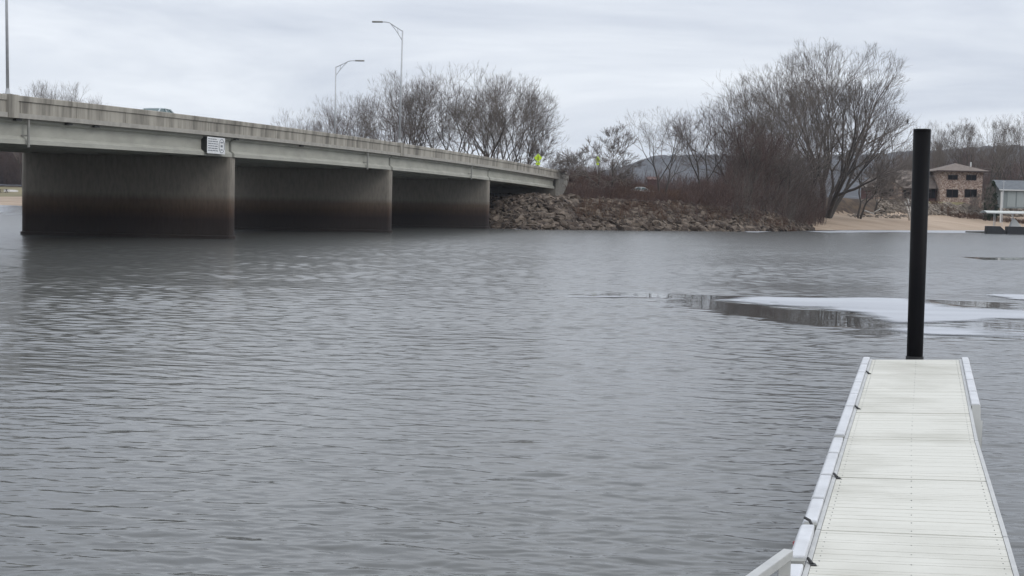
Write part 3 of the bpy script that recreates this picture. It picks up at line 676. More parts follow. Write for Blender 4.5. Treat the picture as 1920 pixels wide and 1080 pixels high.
# the loose drooping end of the right-hand bumper
a = pr_[-1]; d = (dr[1] - dr[0]).normalized(); mb = MB()
for (s0, s1, z0, z1) in ((0.02, 0.8, 0.04, -0.04), (0.8, 1.9, -0.04, -0.22)):
    p, q = a + d * s0 + NR * 0.1, a + d * s1 + NR * (0.1 - 0.03 * s1)
    mb.hexa([p + Vector((-.05, 0, -.35)), p + Vector((.06, 0, -.35)), q + Vector((.06, 0, -.35)), q + Vector((-.05, 0, -.35)), p + Vector((-.05, 0, z0)), p + Vector((.06, 0, z0)), q + Vector((.06, 0, z1)), q + Vector((-.05, 0, z1))])
fixn(mb.build('loose_bumper', m_bcap, dock, off=DO))
# cleats / feet beside the left bumper
for p in lerp_edge(dl, [(0, 701), (0, 767), (0, 897), (0, 1060)]):
    mb = MB(); mb.box(p.x - 0.01, p.x + 0.035, p.y - 0.03, p.y + 0.03, p.z, p.z + 0.012); mb.tube([(p.x - 0.005, p.y + 0.09, p.z + 0.03), (p.x + 0.01, p.y, p.z + 0.012)], 0.012, 6); mb.build('bracket', m_dark, dock, off=DO)
p = lerp_edge(dl, [(0, 990)])[0]; mb = MB(); mb.tube([(p.x - 0.13, p.y + 0.05, p.z + 0.07), (p.x - 0.10, p.y + 0.0, p.z + 0.06), (p.x - 0.085, p.y - 0.05, p.z + 0.02), (p.x - 0.09, p.y - 0.07, p.z - 0.05)], 0.012, 6); mb.build('tie_strap', m_dark, dock, off=DO)
p = lerp_edge(dl, [(0, 1018)])[0]; mb = MB(); m_red = mat('red_marking', (0.5, 0.08, 0.09), 0.7)
for (u0, v0, u1, v1) in ((-.03, .10, .03, .06), (.03, .06, -.02, -.02), (-.05, -.03, -.02, .03)):
    mb.beam((p.x - 0.179, p.y + u0, p.z - 0.04 + v0 * .5), (p.x - 0.179, p.y + u1, p.z - 0.04 + v1 * .5), 0.008, 0.014)
mb.build('red_scrawl', m_red, dock, off=DO)

# black pile
m_pile = mat('black_pile_steel', (0.003, 0.003, 0.004), 0.5, (0.006, 0.0055, 0.006), 4, 6, (1, 1, 0.2), 0.002, 12, spec=0.08)
pb = G(1715, 672, 0.56); Dp = pb.y + 0.35; pb = P(1715, 670, Dp); pt_ = P(1729, 246, Dp)
pr0 = 29.5 / F * Dp / 2; pr1 = 32 / F * Dp / 2
root = empty('dock_pile', (pb.x, pb.y, 0)); dx = (pt_.x - pb.x) / (pt_.z - pb.z)
def pp(z): return ((z - pb.z) * dx, 0, z)
mb = MB(); mb.tube([pp(-2), pp(pb.z), pp(pt_.z)], [pr0, pr0, pr1], 40); o = mb.build('pipe', m_pile, root, False)
me = o.data; me.polygons.foreach_set('use_smooth', [len(pg.vertices) == 4 for pg in me.polygons]); 
mb = MB(); mb.tube([pp(pt_.z), pp(pt_.z + 0.035)], [pr1 * 1.03, pr1 * 0.97], 40); mb.build('cap', m_pile, root)
mb = MB(); mb.tube([(-pr0 * 0.0, 0, pb.z - 0.12), (0, 0, pb.z + 0.02)], pr0 * 1.1, 24); mb.build('guide_ring', m_dark, root)
tag(root, 'tall black round steel pile at the far end of the white dock', 'pile')
# handrail of the gangway beside the dock
r0 = gx(1478, 1038, 1.15); r1 = gx(1412, 1086, 1.15); dd = (r1 - r0).normalized(); root = empty('gangway_rail', (r0.x, r0.y, 0.3))
mb = MB(); mb.beam(Vector((0, 0, 0.85)), dd * 2.6 + Vector((0, 0, 0.85)), 0.055, 0.05); o = bevel(mb.build('top_rail', m_alu, root), 0.006)
for k, u in enumerate((0.03, 0.09, 0.15, 0.9, 1.7, 2.5)):
    mb = MB(); v = dd * u; mb.box(v.x - (0.02 if k == 0 else .009), v.x + (0.02 if k == 0 else .009), v.y - 0.02, v.y + 0.02, 0.0, 0.825); mb.build('post', m_alu, root)
mb = MB(); mb.beam(Vector((0, 0, 0.4)), dd * 2.6 + Vector((0, 0, 0.4)), 0.03, 0.03); mb.build('mid_rail', m_alu, root)
mb = MB(); mb.beam(Vector((0, 0, -0.0)), dd * 2.6, 0.12, 0.1); mb.build('base_beam', m_alu, root)
tag(root, 'grey metal handrail corner at the bottom edge, left of the dock', 'handrail')

# ------------------------------------------------------------------ trees
def bark(name, a, b): return mat(name, a, 0.95, b, 1.5, 5)
m_bark = bark('bark_grey', (0.050, 0.042, 0.036), (0.10, 0.085, 0.073))
m_twig = mat('twig_grey', (0.15, 0.125, 0.108), 0.95)
m_twigr = mat('twig_reddish', (0.085, 0.052, 0.043), 0.95)
m_brush = mat('brush_stems', (0.060, 0.038, 0.032), 0.95, (0.13, 0.082, 0.068), 0.8)
m_brushg = mat('willow_stems', (0.085, 0.070, 0.060), 0.95, (0.16, 0.14, 0.12), 1.0)
class TB:       # fast collector of tapered limbs
    def __init__(s): s.V = []; s.F = []; s.n = 0
    def limb(s, P_, r_, k):
        P_ = np.asarray(P_); m = len(P_); T = np.gradient(P_, axis=0); T /= np.linalg.norm(T, axis=1, keepdims=True) + 1e-9
        ref = np.array([0.31, 0.17, 0.93]) if abs(T[0, 2]) < 0.8 else np.array([1.0, 0.1, 0.05])
        A = np.cross(T, ref); A /= np.linalg.norm(A, axis=1, keepdims=True) + 1e-9; B = np.cross(T, A)
        an = np.arange(k) * 2 * math.pi / k; r = np.asarray(r_)[:, None, None]
        V = P_[:, None, :] + (A[:, None, :] * np.cos(an)[None, :, None] + B[:, None, :] * np.sin(an)[None, :, None]) * r
        s.V.append(V.reshape(-1, 3)); I = np.arange(m * k).reshape(m, k); J = np.roll(I, -1, 1)
        s.F.append(np.stack([I[:-1], J[:-1], J[1:], I[1:]], -1).reshape(-1, 4)); s.n += m * k
    def mesh(s, name, mt):
        n = 0; Fs = []
        for v_, f_ in zip(s.V, s.F): Fs.append(f_ + n); n += len(v_)
        V = np.concatenate(s.V); Fa = np.concatenate(Fs).astype(np.int32)
        me = bpy.data.meshes.new(name); me.vertices.add(len(V)); me.vertices.foreach_set('co', V.ravel().astype(np.float32))
        me.loops.add(Fa.size); me.loops.foreach_set('vertex_index', Fa.ravel()); me.polygons.add(len(Fa))
        me.polygons.foreach_set('loop_start', np.arange(0, Fa.size, 4, dtype=np.int32))
        me.update(calc_edges=True); me.materials.append(mt); return me
def nrm(v): return v / (np.linalg.norm(v) + 1e-9)
def rot_about(v, ax, a):
    ax = nrm(ax); return v * math.cos(a) + np.cross(ax, v) * math.sin(a) + ax * np.dot(ax, v) * (1 - math.cos(a))
def grow_tree(seed, stems=1, spread=26, depth=6, L0=0.2, decay=0.82, fork=(14, 34), up=0.10, side=2, twigs=4, r0=0.014, rmin=0.0008, droop=0.0, wig=0.09, base=0.0, tw=0.055):
    # unit-height tree; returns trunk mesh and crown mesh data
    rs = np.random.RandomState(seed); tr = TB(); cr_ = TB(); r2 = np.random.RandomState(seed + 1000)
    def pathgen(p, d, L, n, w, tropism):
        pts = [p.copy()]; 
        for _ in range(n):
            d = nrm(d + rs.normal(0, w, 3) + np.array([0, 0, tropism])); p = p + d * (L / n); pts.append(p.copy())
        return pts, d
    def twig(p, d, L, r, lv):
        pts = [p.copy()]
        for _ in range(3): d = nrm(d + r2.normal(0, 0.13, 3) + np.array([0, 0, 0.10 - droop])); p = p + d * (L / 3); pts.append(p.copy())
        cr_.limb(pts, np.linspace(r, rmin * 0.75, 4), 3)
        if lv > 0:
            for k in range(r2.randint(2, 4)):
                i = r2.randint(1, 3); f = r2.rand(); q = pts[i] * (1 - f) + pts[i + 1] * f
                dd = rot_about(nrm(pts[i + 1] - pts[i]), r2.normal(0, 1, 3), R(r2.uniform(22, 50)))
                twig(q, dd, L * r2.uniform(0.5, 0.8), max(rmin, r * 0.7), lv - 1)
    def limb(p, d, L, r, lv):
        n = 4; pts, dn = pathgen(p, d, L, n, wig, up if lv < depth else 0.03); re = r * (0.80 if lv > 0 else 0.62)
        tgt = tr if lv >= depth - 2 else cr_
        tgt.limb(pts, np.linspace(r, re, n + 1), 8 if lv >= depth - 1 else (5 if lv > 2 else 3))
        tip = pts[-1]
        if lv <= 0:
            for k in range(twigs): twig(tip, rot_about(dn, r2.normal(0, 1, 3), R(r2.uniform(5, 38))), tw * r2.uniform(0.7, 1.4), max(rmin, re * 0.7), 1)
            return
        # side shoots
        if lv < depth:
            for k in range(side):
                i = rs.randint(1, n); f = rs.rand(); q = pts[i] * (1 - f) + pts[i + 1] * f
                dd = rot_about(nrm(pts[i + 1] - pts[i]), rs.normal(0, 1, 3), R(rs.uniform(28, 60)))
                if lv > 2 and rs.rand() < 0.35: limb(q, dd, L * 0.6, r * 0.42, max(lv - 3, 0))
                else: twig(q, dd, tw * rs.uniform(1.0, 2.0), max(rmin * 1.3, r * 0.25), 1)
        nf = 2 if rs.rand() < 0.68 else 3
        ax0 = rs.uniform(0, 6.28); side_ = nrm(np.cross(dn, [0.3, 0.2, 0.9]) + 1e-6); s2 = np.cross(dn, side_)
        for k in range(nf):
            a = ax0 + 2 * math.pi * k / nf + rs.uniform(-0.5, 0.5); ax = side_ * math.cos(a) + s2 * math.sin(a)
            ang = R(rs.uniform(*fork)) * (0.55 if (k == 0) else 1.0)
            limb(tip, rot_about(dn, ax, ang), L * decay * rs.uniform(0.8, 1.15), re * (0.86 if k == 0 else 0.70), lv - 1)
    for k in range(stems):
        a = 2 * math.pi * (k + rs.uniform(-.2, .2)) / max(stems, 1); tl = (R(spread * rs.uniform(0.4, 1.0)) if stems < 6 else R(spread * math.sqrt((k + 0.3) / stems))) if stems > 1 else R(rs.uniform(0, 5))
        if stems >= 6: a = 2.4 * k
        d = np.array([math.sin(tl) * math.cos(a), math.sin(tl) * math.sin(a), math.cos(tl)])
        p0 = np.array([math.cos(a), math.sin(a), 0]) * (0.012 if stems > 1 else 0); p0[2] = -0.02
        limb(p0, d, L0 * (rs.uniform(0.85, 1.15) if stems < 6 else 1.08 - 0.25 * k / stems), r0 * (1 if stems == 1 else rs.uniform(0.6, 0.85)), depth)
    V = np.concatenate(cr_.V); zt = np.percentile(V[:, 2], 99.3); w = (np.percentile(V[:, 0], 98.5) - np.percentile(V[:, 0], 1.5)) / zt
    xc = (np.percentile(V[:, 0], 98.5) + np.percentile(V[:, 0], 1.5)) / 2 / zt
    for tb in (tr, cr_):
        tb.V = [v / zt for v in tb.V]; kp = [i for i, v in enumerate(tb.V) if v[:, 2].max() < 1.03 and (tb is tr or v[:, 2].min() > 0.06)]
        tb.V = [tb.V[i] for i in kp]; tb.F = [tb.F[i] for i in kp]
    return tr, cr_, w, xc
PROTO = {}
def proto(key, twigmat=m_twig, barkmat=m_bark, **kw):
    tr, cr_, w, xc = grow_tree(**kw); PROTO[key] = (tr.mesh('trunk', barkmat), cr_.mesh('crown', twigmat), w, xc)
proto('big', seed=101, stems=9, spread=48, depth=6, L0=0.24, decay=0.80, fork=(10, 30), up=0.02, side=1, twigs=3, r0=0.020, rmin=0.00045, tw=0.045)
proto('vase1', seed=4, stems=2, spread=24, depth=6, L0=0.24, decay=0.82, fork=(14, 36), up=0.03, side=1, twigs=2, r0=0.017, rmin=0.0006, tw=0.06)
proto('vase2', seed=9, stems=3, spread=28, depth=6, L0=0.22, decay=0.82, fork=(14, 38), up=0.025, side=1, twigs=2, r0=0.017, rmin=0.0006, tw=0.06)
proto('round1', seed=14, stems=2, spread=20, depth=6, L0=0.20, decay=0.84, fork=(16, 42), up=0.01, side=1, twigs=2, r0=0.018, rmin=0.0006, tw=0.06)
proto('round2', seed=35, stems=2, spread=20, depth=5, L0=0.26, decay=0.80, fork=(18, 42), up=0.01, side=2, twigs=3, r0=0.015, rmin=0.0007, tw=0.07, twigmat=m_twigr)
proto('slim1', seed=41, stems=1, spread=8, depth=6, L0=0.34, decay=0.77, fork=(8, 22), up=0.08, side=1, twigs=3, r0=0.014, rmin=0.0007, tw=0.05)
proto('slim2', seed=52, stems=2, spread=14, depth=5, L0=0.34, decay=0.78, fork=(10, 26), up=0.06, side=2, twigs=3, r0=0.013, rmin=0.0007, tw=0.06)
proto('small', seed=63, stems=2, spread=26, depth=5, L0=0.28, decay=0.80, fork=(18, 44), up=0.0, side=2, twigs=6, r0=0.017, rmin=0.0017, tw=0.08, wig=0.12)
def tree(px, D, top, wpx, kind, label, group=None, rz=0.0, zb=None, cat='tree'):
    tm, cm, w, xc = PROTO[kind]; b = P(px, 400, D); gz = Hs(b.x, D) if zb is None else zb
    h = P(px, top, D).z - gz; sw = min(max((wpx * (1.25 if kind != 'big' else 1.0) / F * D) / (w * h), 0.78), 1.3)
    r = empty('bare_tree', (b.x, D, gz - 0.05)); r.rotation_euler = (0, 0, rz); r.scale = (h * sw, h * sw, h)
    link(bpy.data.objects.new('trunk', tm), r); link(bpy.data.objects.new('crown', cm), r)
    tag(r, label, cat, group); return r
rt = random.Random(8)
# the big cottonwood and the cluster to its left
big = tree(1550, 232, 84, 325, 'big', 'tallest bare cottonwood with a wide fan of limbs at the edge of the sand', 'bare trees on the rocky point', rz=3.14)
GP = 'bare trees on the rocky point'
for a in (
    (1135, 190, 235, 112, 'small', 'small round-topped bare tree right of the bridge end, in front of the slanted sign', 0.3),
    (1240, 200, 205, 110, 'vase1', 'slim bare tree with narrow open crown, leftmost of the cluster on the point', 2.6),
    (1318, 203, 198, 125, 'round2', 'reddish bare tree with crooked limbs, second in from the left of the cluster', 0.8),
    (1368, 212, 178, 140, 'round1', 'dense bare tree whose crown fills the middle of the cluster', 2.1),
    (1418, 206, 142, 130, 'vase2', 'tall bare tree leaning on the left side of the big cottonwood', 3.9),
    (1452, 216, 108, 140, 'vase1', 'bare tree whose top merges with the left edge of the big cottonwood crown', 5.0),
    (1400, 197, 232, 120, 'round2', 'low reddish tree at the front of the cluster above the rocks', 4.1),
    (1462, 203, 215, 130, 'round1', 'low dense tree at the foot of the big cottonwood, towards the rocks', 0.2),
    (1500, 222, 150, 130, 'vase2', 'mid-height bare tree hidden inside the left half of the big cottonwood', 1.2),
    (1612, 238, 246, 120, 'small', 'low bare tree with spreading branches under the right side of the big cottonwood', 2.2),
    (1640, 250, 290, 70, 'small', 'small bare tree in front of the low brown-roofed house', 1.9)):
    tree(a[0], a[1], a[2], a[3], a[4], a[5], GP, a[6])
# trees behind the bridge
GP = 'bare trees behind the bridge'
for i, a in enumerate((
    (538, 300, 222, 80, 'round1', 'lowest pale bare tree at the left end of the grove behind the bridge'),
    (585, 285, 205, 90, 'vase2', 'pale thin-crowned tree just left of the far street lamp'),
    (650, 262, 178, 95, 'vase1', 'bare tree just right of the far street lamp pole'),
    (695, 255, 182, 110, 'round1', 'darker dense tree midway between the two lamp poles'),
    (722, 270, 196, 110, 'round2', 'reddish low tree close left of the near lamp pole'),
    (775, 238, 132, 120, 'vase1', 'tall bare tree just right of the near lamp pole'),
    (800, 250, 150, 100, 'round2', 'reddish tree behind the tall one right of the near lamp pole'),
    (842, 236, 122, 130, 'vase2', 'tallest bare tree in the middle of the grove behind the bridge'),
    (908, 232, 138, 130, 'vase1', 'tall forked tree right of the middle of the grove'),
    (945, 226, 140, 140, 'vase2', 'wide tree with dark arching limbs near the right end of the grove'),
    (980, 222, 150, 120, 'vase2', 'outermost tall tree whose limbs reach over the clear sky right of the grove'),
    (738, 248, 158, 100, 'vase2', 'tree whose crown is crossed by the near lamp pole'),
    (922, 250, 146, 110, 'vase2', 'tree set back behind the right half of the grove'),
    (615, 275, 196, 90, 'round2', 'tree directly behind the far street lamp pole'),
    (960, 240, 180, 110, 'round1', 'shorter dense tree inside the right end of the grove'),
    (1004, 216, 232, 58, 'small', 'short tangled tree standing behind the yellow-green diamond sign'))):
    tree(*a, group=GP, rz=i * 1.37)
# tops seen over the parapet at far left
for i, a in enumerate(((48, 330, 158, 66, 'round1', 'bare treetop over the parapet nearest the left lamp pole'), (110, 340, 154, 90, 'vase1', 'bare treetop over the parapet, middle of the three at far left'), (152, 335, 158, 80, 'vase2', 'bare treetop over the parapet, rightmost of the three at far left'))):
    tree(*a, group='treetops over the left parapet', rz=i)
# right background row behind the houses
GP = 'tall slender trees behind the houses'
desc = ['forked slender tree just right of the black pile', 'slender tree behind the left slope of the hip roof', 'tall slender tree behind the hip roof peak, left of two', 'tall slender tree behind the hip roof peak, right of two',
        'slender tree behind the right end of the hip roof', 'slender tree over the gap between the two houses', 'broad-topped tall tree over the grey shed roof', 'tall tree at the right edge of the photo, behind the shed']
for i, (px, D, top, w, k) in enumerate(((1764, 330, 226, 60, 'vase1'), (1785, 338, 222, 46, 'slim2'), (1806, 330, 226, 44, 'slim1'), (1828, 342, 232, 44, 'slim2'), (1846, 332, 222, 40, 'slim1'), (1862, 336, 234, 46, 'slim2'), (1886, 322, 216, 74, 'vase2'), (1926, 330, 214, 80, 'vase1'))):
    tree(px, D, top, w, k, desc[i], GP, rz=i * 2.1)
for i, (px, D, top, w, k) in enumerate(((1722, 322, 262, 60, 'vase2'), (1690, 335, 272, 60, 'round1'))):
    tree(px, D, top, w, k, ('bare tree behind the low house roof just left of the black pile', 'lower bare tree behind the low house, left of the black pile')[i], GP, rz=i * 1.1)
# far woods: lines of distant trees
def woods(lst, label, group):
    for i, (px, D, top, w, k) in enumerate(lst): tree(px, D, top, w, k, label, group, rz=i * 1.9, zb=6.0 if D > 360 else None)
woods([(x, rt.uniform(420, 470), rt.uniform(288, 304), rt.uniform(26, 40), rt.choice(('slim1', 'slim2', 'vase1', 'round1'))) for x in range(1050, 1172, 11)], 'distant bare tree in the tree line between the bridge end and the rocky point', 'distant tree line')
woods([(x, rt.uniform(395, 450), rt.uniform(262, 300), rt.uniform(30, 50), rt.choice(('slim1', 'slim2', 'round2'))) for x in range(1690, 1960, 11)], 'far bare tree in the brown woods rising behind the houses on the right', 'woods behind the houses')
woods([(x, rt.uniform(425, 460), rt.uniform(215, 262), rt.uniform(40, 60), rt.choice(('slim1', 'slim2', 'round2', 'vase2'))) for x in range(-60, 62, 8)], 'bare tree in the dark wood seen under the bridge at far left', 'wood under the bridge')

# ------------------------------------------------------------------ brush (nobody could count it)
def brush(name, pts, mt, hrange, nst, rad, seed, lean=0.25, kind='stuff'):
    rs = np.random.RandomState(seed); tb = TB()
    for (x, y, z, sc) in pts:
        for k in range(nst):
            h = rs.uniform(*hrange) * sc; a = rs.uniform(0, 6.28); t = abs(rs.normal(0, lean)); d = nrm(np.array([math.cos(a) * t, math.sin(a) * t, 1]))
            p = np.array([x + rs.normal(0, 0.3), y + rs.normal(0, 0.3), z - 0.1]); n = 3; L = []
            for i in range(n + 1): L.append(p.copy()); d = nrm(d + rs.normal(0, 0.12, 3)); p = p + d * (h / n)
            tb.limb(L, np.linspace(rad, rad * 0.4, n + 1), 3)
            for j in range(7):
                i = rs.randint(0, n); f = rs.rand(); q = L[i] * (1 - f) + L[i + 1] * f; dd = nrm(nrm(L[i + 1] - L[i]) + rs.normal(0, 0.6, 3)); l = h * rs.uniform(0.15, 0.4)
                m2 = q + dd * l * .5; e = m2 + nrm(dd + np.array([0, 0, .3])) * l * .5; tb.limb([q, m2, e], [rad * 0.6, rad * .5, rad * 0.35], 3)
    o = link(bpy.data.objects.new(name, tb.mesh(name, mt)))
    return tag(o, None, None, None, kind)
rb = random.Random(17)
pts = []; ptsg = []; ptsl = []
for i in range(1500):
    px = rb.uniform(1068, 1560); 
    D = rb.uniform(176, 232); p = P(px, 400, D); d = D - float(np.interp(p.x, SX, SY))
    if d < np.interp(px, [1060, 1300, 1420, 1480, 1625], [9.5, 6.5, 3.5, 2.5, 12]) + rb.uniform(-2.5, 1.5) or p.x > 50: continue
    near = sstep(np.array([px]), 1290, 1400)[0]
    sc = (0.45 + 0.55 * near) * rb.uniform(0.7, 1.15)
    if 1155 < px < 1290: sc *= 0.55
    (ptsg if (px > 1380 and rb.random() < 0.4) else pts).append((p.x, D, Hs(p.x, D), sc))
for i in range(420):
    px = rb.uniform(1375, 1528); D = rb.uniform(200, 234); p = P(px, 400, D); d = D - float(np.interp(p.x, SX, SY))
    if d < 5: continue
    (ptsg if rb.random() < 0.35 else pts).append((p.x, D, Hs(p.x, D), rb.uniform(1.2, 2.2)))
tag(brush('brush', pts, m_brush, (2.5, 6.5), 6, 0.020, 1, 0.38), 'thicket of bare reddish-brown brush covering the rocky point under the trees', 'brush')
tag(brush('brush', ptsg, m_brushg, (3.0, 7.5), 6, 0.018, 2, 0.38), 'paler grey willow stems hanging among the reddish brush below the big cottonwood', 'brush')
# embankment grass and weeds by the bridge end and behind
pts = []
for i in range(900):
    px = rb.uniform(1068, 1330); D = rb.uniform(184, 260); p = P(px, 400, D)
    pts.append((p.x, D, Hs(p.x, D), rb.uniform(0.6, 1.1)))
for i in range(260):
    px = rb.uniform(640, 1050); D = rb.uniform(206, 240); p = P(px, 400, D)
    A = E0 + ET * 3; lat = (p.x - A.x) * NB.x + (D - A.y) * NB.y
    if lat > -17: continue
    pts.append((p.x, D, Hs(p.x, D), rb.uniform(2.2, 4.0)))
for i in range(170):
    px = rb.uniform(1075, 1490); p = P(px, 400, 175); ys = float(np.interp(p.x, SX, SY)); D = ys + rb.uniform(3.0, 8.0); p = P(px, 400, D)
    pts.append((p.x, D, Hs(p.x, D), rb.uniform(0.4, 0.9)))
m_rust = mat('rusty_weeds', (0.070, 0.035, 0.024), 0.95, (0.13, 0.075, 0.045), 0.35)
tag(brush('weeds', pts, m_rust, (0.9, 1.9), 7, 0.022, 3, 0.4), 'rust-coloured dry weeds on the road embankment beside the bridge end', 'weeds')
# low scrub at the far left wood and behind the houses
pts = [(P(rb.uniform(-90, 60), 400, D).x, D, 5.5, rb.uniform(0.8, 1.5)) for D in [rb.uniform(420, 445) for _ in range(260)]]
tag(brush('undergrowth', pts, m_brush, (4, 11), 6, 0.06, 4, 0.15), 'dark undergrowth filling the far wood seen under the bridge', 'undergrowth')
pts = [(P(rb.uniform(1660, 1990), 400, D).x, D, 5.5, rb.uniform(0.7, 1.3)) for D in [rb.uniform(340, 420) for _ in range(420)]]
tag(brush('undergrowth', pts, m_brush, (4, 11), 6, 0.05, 5, 0.15), 'brown undergrowth between the houses and the blue hills', 'undergrowth')
pts = [(P(rb.uniform(1040, 1330), 400, D).x, D, 5.0, rb.uniform(0.5, 0.9)) for D in [rb.uniform(300, 430) for _ in range(420)]]
tag(brush('undergrowth', pts, m_brush, (3, 8), 6, 0.05, 6, 0.15), 'brown undergrowth along the distant tree line right of the bridge', 'undergrowth')
pts = [(P(px, 400, 206 + 8 * rb.random()).x, 214 + 8 * rb.random(), 4.0, rb.uniform(0.8, 1.4)) for px in [rb.uniform(1290, 1500) for _ in range(0)]]

# ------------------------------------------------------------------ rocks
m_rockA = mat('riprap_rock_brown', (0.028, 0.019, 0.014), 0.95, (0.085, 0.061, 0.045), 1.2, 6, bump=0.05, bscale=5)
m_rockB = mat('riprap_rock_grey', (0.060, 0.045, 0.034), 0.95, (0.175, 0.137, 0.105), 1.4, 6, bump=0.05, bscale=5)
m_rockC = mat('garden_wall_rock', (0.09, 0.072, 0.056), 0.95, (0.27, 0.225, 0.18), 1.0, 6, bump=0.05, bscale=5)
def rock_mesh(seed, mt):
    rs = np.random.RandomState(seed); bm = bmesh.new()
    for _ in range(13):
        v = nrm(rs.normal(0, 1, 3)) * rs.uniform(0.8, 1.05) * np.array([1.0, 0.72, 0.42]); v = np.clip(v, -np.array([.82, .6, .3]), np.array([.82, .6, .3])); bm.verts.new(v)
    r = bmesh.ops.convex_hull(bm, input=bm.verts[:]); bmesh.ops.delete(bm, geom=[g for g in set(r['geom_interior'] + r['geom_unused']) if isinstance(g, bmesh.types.BMVert) and g.is_valid], context='VERTS')
    me = bpy.data.meshes.new('rock'); bm.to_mesh(me); bm.free(); me.materials.append(mt); return me
RM = [rock_mesh(s, (m_rockA, m_rockB)[s % 2]) for s in range(10)]; RMc = [rock_mesh(s + 50, m_rockC) for s in range(6)]
RV = {}
for me in RM + RMc:
    v = np.array([x.co[:] for x in me.vertices]); f = [tuple(p.vertices) for p in me.polygons]; RV[me.name] = (v, f)
items = []
rk = random.Random(23)
def put(x, y, s, pool, up=0.0):
    z = Hs(x, y); e = 0.6; nx_ = (Hs(x - e, y) - Hs(x + e, y)) / (2 * e); ny_ = (Hs(x, y - e) - Hs(x, y + e)) / (2 * e)
    q = Vector((0, 0, 1)).rotation_difference(Vector((nx_, ny_, 1)).normalized()) @ Quaternion((0, 0, 1), rk.uniform(0, 6.28)) @ Quaternion((1, 0, 0), rk.gauss(0, 0.8))
    items.append((x, y, z + s * 0.12 + up, s, q, rk.choice(pool)))
for i in range(8500):
    x = rk.uniform(-7, 44); ys = float(np.interp(x, SX, SY)); wdt = float(np.interp(x, [-8, 5, 20, 36, 44], [26, 15, 10, 6, 2.5]))
    dd = rk.uniform(-0.5, wdt); y = ys + dd
    if x < -5 and rk.random() < 0.5: continue
    s = rk.choice((0.2, 0.25, 0.3, 0.36, 0.45, 0.6, 0.8)) * rk.uniform(0.75, 1.25)
    if dd > 8 and rk.random() < 0.35 and x > 8: continue
    put(x, y, s, RM)
for i in range(1500):       # bank below the brick house
    px = rk.uniform(1640, 1960); D = 0; x = None
    k = (px - 960) / F; y0 = 240.0
    for _ in range(6): y0 = float(np.interp(k * y0, SX, SY)) + 24
    dd = rk.uniform(-1.2, 4.6); D = y0 + dd; x = k * D
    put(x, D, rk.choice((0.4, 0.5, 0.6, 0.75)), RMc)
for i in range(140):        # stones scattered along the top of the sand
    px = rk.uniform(1590, 1720); k = (px - 960) / F; y0 = 240.0
    for _ in range(6): y0 = float(np.interp(k * y0, SX, SY)) + 19
    put(k * (y0 + rk.uniform(-1, 3)), y0 + rk.uniform(-1, 3), rk.uniform(0.15, 0.45), RMc)
for i in range(900):        # left wood of the abutment, riprap under the bridge
    x = rk.uniform(-16, 3); ys = float(np.interp(x, SX, SY)); put(x, ys + rk.uniform(-0.5, 20), rk.uniform(0.4, 0.8), RM)
items.sort(key=lambda t: -(t[3] / t[1]) - (0.0012 if t[1] - float(np.interp(t[0], SX, SY)) < 7 else 0))
LA = 'large angular brown rock on the bank between bridge end and sandy beach'; LC = 'large pale rock in the stone bank below the brick house'
for (x, y, z, s, q, me) in items[:300]:
    o = bpy.data.objects.new('rock', me); o.location = (x, y, z); o.rotation_mode = 'QUATERNION'; o.rotation_quaternion = q; o.scale = (s * 1.15,) * 3; link(o)
    if me in RMc: tag(o, LC, 'rock', 'rocks below the brick house')
    else: tag(o, LA, 'rock', 'rocks of the shore bank')
mbs = {}
for (x, y, z, s, q, me) in items[300:]:
    mt = me.materials[0]; key = mt.name; mbs.setdefault(key, (MB(), mt)); v, f = RV[me.name]
    Rm = np.array(q.to_matrix()); vv = (v * s * 1.15) @ Rm.T + np.array([x, y, z]); mbs[key][0].add(vv, f)
for key, (mb, mt) in mbs.items():
    tag(mb.build('riprap', mt), {'riprap_rock_brown': 'smaller brown stones filling the rock bank between bridge and beach', 'riprap_rock_grey': 'smaller greyer stones filling the rock bank between bridge and beach', 'garden_wall_rock': 'smaller pale stones filling the bank below the brick house'}[key], 'rocks', kind='stuff')
# drift logs
m_drift = mat('driftwood', (0.20, 0.17, 0.14), 0.9, (0.34, 0.30, 0.26), 3); m_dw = mat('bleached_wood', (0.42, 0.40, 0.37), 0.9, (0.6, 0.57, 0.53), 3)
def log(pts, r, label, mt=m_drift, name='log'):
    c = pts[0]; root = empty(name, c); mb = MB(); mb.tube([Vector(p) - Vector(c) for p in pts], [r, r * 0.85, r * 0.5][:len(pts)] if len(pts) == 3 else [r, r * 0.6], 8); mb.build('stem', mt, root, True)
    a = Vector(pts[-2]).lerp(Vector(pts[-1]), 0.4) - Vector(c); d = (Vector(pts[-1]) - Vector(pts[-2])).normalized(); mb = MB()
    mb.tube([a, a + (d + Vector((0.2, 0, 0.8))).normalized() * 0.9], [r * 0.4, r * 0.15], 6); mb.build('branch', mt, root, True); tag(root, label, 'log')
def on(px, D, up): p = P(px, 400, D); return (p.x, D, Hs(p.x, D) + up)
a = P(1078, 398, 170.5); b_ = P(1090, 420, 168); log([a, a.lerp(b_, 0.5), b_], 0.14, 'grey log leaning down the rocks below the bridge end')
a = P(1052, 391, 173); b_ = P(1084, 397, 171.5); log([a, a.lerp(b_, 0.5) + Vector((0, 0, .1)), b_], 0.16, 'pale log lying across the rocks right below the wing wall')
a = P(1362, 378, 193); b_ = P(1400, 400, 190); log([a, a.lerp(b_, 0.5) + Vector((0, 0, .25)), b_], 0.07, 'bent fallen branch in the brush above the right part of the rocks')
a = P(1618, 394, 244); b_ = P(1640, 402, 243); log([a, a.lerp(b_, .5), b_], 0.16, 'bleached driftwood on the upper beach under the big cottonwood', m_dw)
